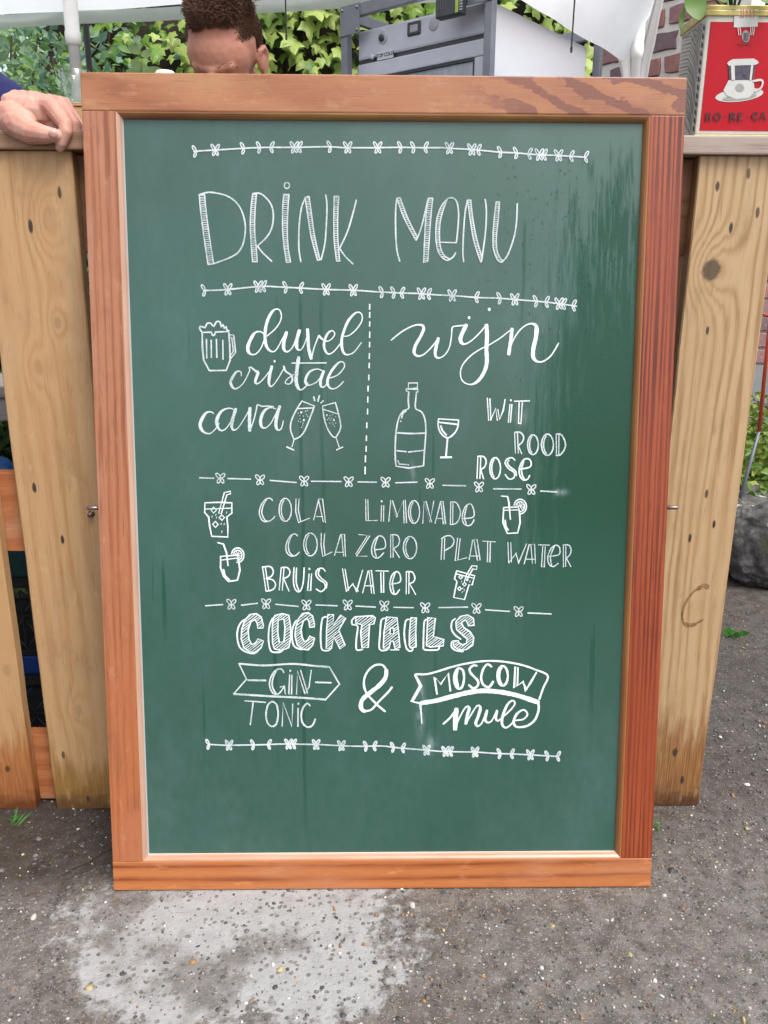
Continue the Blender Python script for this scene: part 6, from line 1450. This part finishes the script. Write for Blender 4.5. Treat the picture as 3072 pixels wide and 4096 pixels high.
def leaf_cloud(name, spots, size, mats, parent=None, seed=1, up=.3):
    rnd = random.Random(seed); b = MB()
    for (x, y, z) in spots:
        s_ = size*rnd.uniform(.6, 1.4); R = Euler((rnd.uniform(-1.3, 1.3), rnd.uniform(-1.3, 1.3), rnd.uniform(0, 6.28))).to_matrix().to_4x4()
        M_ = Matrix.Translation((x, y, z)) @ R
        vs = [(0, 0, 0), (-.32*s_, .5*s_, .08*s_), (0, .5*s_, 0), (.32*s_, .5*s_, .08*s_), (0, 1.05*s_, -.06*s_)]
        b.add(vs, [(0, 2, 1), (0, 3, 2), (1, 2, 4), (2, 3, 4)], rnd.randrange(len(mats)), M_)
    o = b.obj(name, mats, parent); o['kind'] = 'stuff'; return o
def build_plants():
    rnd = random.Random(21)
    L = [leafmat('shrub_pale', srgb(140, 182, 132), srgb(200, 232, 190), trans=.5), leafmat('shrub_mid', srgb(112, 164, 86), srgb(178, 216, 122), trans=.5), leafmat('shrub_blue', srgb(120, 168, 142), srgb(176, 212, 188), trans=.45)]
    def shrub(cx, cy, h, r, n, size, mats, label, seed):
        root = empty('shrub', (cx, cy, 0), label, 'shrub'); rr = random.Random(seed); sp = []
        tips = []
        for k in range(16):
            a = rr.uniform(0, 6.28); e = rr.uniform(.2, 1); t_ = (r*.8*e*cos(a), r*.6*e*sin(a), h*rr.uniform(.55, 1)); tips.append(t_)
        while len(sp) < n:
            t_ = rr.choice(tips); u = rr.uniform(.15, 1.05)**.7; p = Vector((t_[0]*u, t_[1]*u, t_[2]*u)); g = .09+.05*u
            p += Vector((rr.gauss(0, g), rr.gauss(0, g), rr.gauss(0, g)))
            if p.z > .02: sp.append(tuple(p))
        b = MB()
        for t_ in tips: b.tube([(0, 0, 0), (t_[0]*.3, t_[1]*.3, t_[2]*.45), t_], [.014, .009, .004], 6)
        b.obj('stems', plain('bark', srgb(84, 68, 54), .9), root)
        leaf_cloud('foliage', sp, size, mats, root, seed)
    shrub(-1.75, 3.75, 2.3, .75, 9000, .045, L, 'pale airy shrub left of the white tent pole', 1)
    shrub(-2.6, 3.5, 2.3, .8, 6500, .045, L, 'pale shrub beyond the left edge behind the navy sleeve', 2)
    shrub(-1.35, 4.1, 2.1, .5, 4200, .045, L, 'narrow pale shrub right behind the white tent pole', 3)
    D_ = [leafmat('under_dark', srgb(30, 62, 36), srgb(58, 98, 58)), leafmat('under_mid', srgb(70, 110, 52), srgb(120, 150, 60))]
    shrub(-1.15, 2.55, .75, .42, 2600, .05, D_, 'low dark green bush seen through the left gap of the bar', 4)
    # potted seedling on the bar line behind the frame
    p = atY(568, 282, 2.2); sd_ = empty('seedling', (p.x, 2.2, 0), 'young pale green seedling just above the frame', 'plant')
    pm = plain('terracotta', srgb(160, 96, 66), .8)
    zb = p.z-.16
    MB().lathe([(0, zb-.12), (.045, zb-.12), (.06, zb), (.054, zb), (.05, zb-.02), (0, zb-.02)], 20).obj('pot', pm, sd_, smooth=True)
    stand = MB().box((p.x-.12, 2.1, 0), (p.x+.12, 2.3, zb-.121)).obj('plant_stand', wood('stand_wood', 'Z', srgb(150, 110, 76), srgb(130, 92, 60), srgb(100, 68, 44), 30, 2, .6)); tag(stand, 'wooden plant stand hidden behind the chalkboard under the seedling', 'stand')
    lm = leafmat('seedling_leaf', srgb(130, 170, 96), srgb(182, 210, 140)); MB().tube([(0, 0, zb-.03), (0, 0, p.z+.02)], .0025, 6).obj('stem', plain('stem_pale', srgb(130, 150, 90), .6), sd_)
    for (a, zz_, ln) in ((0, 0, .05), (2.6, .0, .05), (1.3, .012, .04), (4.2, .015, .04), (.6, .045, .03), (3.4, .05, .03), (2, .06, .024), (5, -.02, .05)):
        c = Vector((0, 0, p.z+zz_-.012)); oval_leaf(c, c+Vector((ln*cos(a), ln*.6*sin(a), .014)), ln*.3, lm, sd_)
    # right side: ground cover, trough, hose, weeds
    gc = [leafmat('cover_a', srgb(92, 132, 48), srgb(160, 186, 84)), leafmat('cover_b', srgb(64, 104, 40), srgb(120, 156, 62)), leafmat('cover_c', srgb(140, 160, 60), srgb(186, 196, 100))]
    sp = []; rr = random.Random(9)
    for k in range(16000):
        x = rr.uniform(1.15, 3.1); y = rr.uniform(2.72, 3.95); h = .26+.20*(y-2.6)/1.3+.05*mnoise.noise(Vector((x*4, y*4, 0)))
        sp.append((x, y, h*rr.uniform(.35, 1.1)))
    o = leaf_cloud('ground_cover', sp, .036, gc, None, 10); tag(o, 'light green ground cover plants in front of the plinth at the right')
    o = MB().box((1.12, 2.74, -.02), (3.2, 4.1, .17)).obj('planting_bed', plain('bed_soil', srgb(58, 46, 38), .95, var=.4, scale=60, bump=.6), bevel=.03); tag(o, 'dark soil bed carrying the ground cover', kind='structure')
    # stone trough
    c = atZ(3020, 2395, 0); bm = bmesh.new(); bmesh.ops.create_icosphere(bm, subdivisions=6, radius=1)
    for v in bm.verts:
        p = v.co.copy(); q = Vector([math.copysign(abs(a)**.32, a) for a in p])
        z = q.z*.155+.15; w_ = 1-.16*max(0, (.2-z)/.2)
        p2 = Vector((q.x*.36*w_, q.y*.2*w_, z))
        if q.z > .8:  # hollow top with soil
            rr_ = max(abs(q.x), abs(q.y))
            if rr_ < .78: p2.z -= .035
        nn = mnoise.noise(p2*9)*.02+mnoise.noise(p2*28)*.012+mnoise.noise(p2*70)*.005; p2 += p.normalized()*nn; v.co = p2
    me = bpy.data.meshes.new('stone_trough'); bm.to_mesh(me); bm.free(); smooth_mesh(me)
    t = NT('mossy_stone'); n1 = t.noise(26, 5, .7); n2 = t.noise(9, 4, .6)
    col = t.ramp(n1, [(.3, srgb(52, 50, 50)), (.5, srgb(92, 90, 90)), (.75, srgb(146, 144, 142))])
    col = t.mix(t.ss(n2, .55, .66, 0, .6), col, srgb(98, 96, 62)); li = t.m('MULTIPLY', t.ss(t.noise(14, 3, .5, t.map(loc=(3, 3, 3))), .62, .66), t.ss(t.sep()['Z'], .1, .2))
    col = t.mix(li, col, srgb(216, 218, 206)); t.set(color=col, rough=.9); t.bump(n1, .8, .01); me.materials.append(t.mat)
    o = link('stone_trough', me, loc=(c.x+.275, c.y+.20, 0)); tag(o, 'rough grey stone trough with white lichen at the right edge', 'trough')
    o.rotation_euler = (0, 0, -.12)
    # orange pole with a grey foot
    a, b_ = atY(3092, 1160, 2.66), atY(3036, 1725, 2.66); ft = atY(3005, 1850, 2.66)
    r = empty('orange_stake', (ft.x, 2.66, 0), 'thin orange red stake with a hook leaning in the ground cover', 'stake')
    om = plain('orange_paint', srgb(232, 92, 62), .4)
    r0 = Vector((ft.x, 2.66, 0)); tp = a-r0
    MB().tube([b_-r0, tp, tp+Vector((.03, 0, .05)), tp+Vector((.10, 0, .055))], .0065, 8).obj('rod', om, r, smooth=True)
    hk = atY(3058, 1262, 2.66)-r0
    MB().tube([hk, hk+Vector((.05, 0, .002)), hk+Vector((.16, 0, .004))], .006, 8).obj('cross_rod', om, r, smooth=True)
    MB().tube([(ft.x-r0.x-.04, 0, .16), b_-r0], .006, 8).obj('foot', plain('foot_grey', srgb(118, 124, 134), .5, .4), r, smooth=True)
    # weeds growing from the concrete
    wl = leafmat('weed_leaf', srgb(60, 130, 50), srgb(110, 176, 80))
    for (px, py, n, s_, lb) in ((2935, 2545, 10, .026, 'small bright green weed in the concrete right of the bar'), (3050, 2330, 8, .03, 'green weed at the right foot of the stone trough'), (60, 3300, 9, .022, 'tiny grass tuft at the foot of the left planks'), (2618, 3325, 6, .02, 'thin grass blades beside the right frame corner')):
        g = atZ(px, py); w_ = empty('weed', g, lb, 'weed'); rr = random.Random(px)
        for k in range(n):
            a = rr.uniform(0, 6.28); ln = s_*rr.uniform(.7, 1.4); c0 = Vector((rr.uniform(-.4, .4)*s_, rr.uniform(-.4, .4)*s_, .001)); 
            oval_leaf(c0, c0+Vector((ln*cos(a), ln*sin(a), ln*.55)), ln*(.3 if py < 3000 else .06), wl, w_)
    # distant trees so that the horizon is closed
    for i, (x, y, h) in enumerate(((-7, 9, 4.5), (-4.2, 10, 5), (4.6, 9.5, 4.6), (7.5, 9, 5), (.6, 11, 5.2))):
        shrub_root_mats = L if i % 2 else D_
        shrub(x, y, h, 1.9, 2600, .16, [shrub_root_mats[0], shrub_root_mats[1]], ('tall bush beyond the left tent, outermost', 'tall dark bush beyond the tents', 'tall bush beyond the right brick wall', 'dark tree beyond the right wall, outermost', 'tall tree behind the ivy wall')[i], 30+i)

build_ground(); build_pebbles()
build_back(); build_plants(); build_tents(); build_fridge()
build_bar(); build_gap(); build_counter_things(); build_tin()
build_bartender(); build_left_person()
build_board()
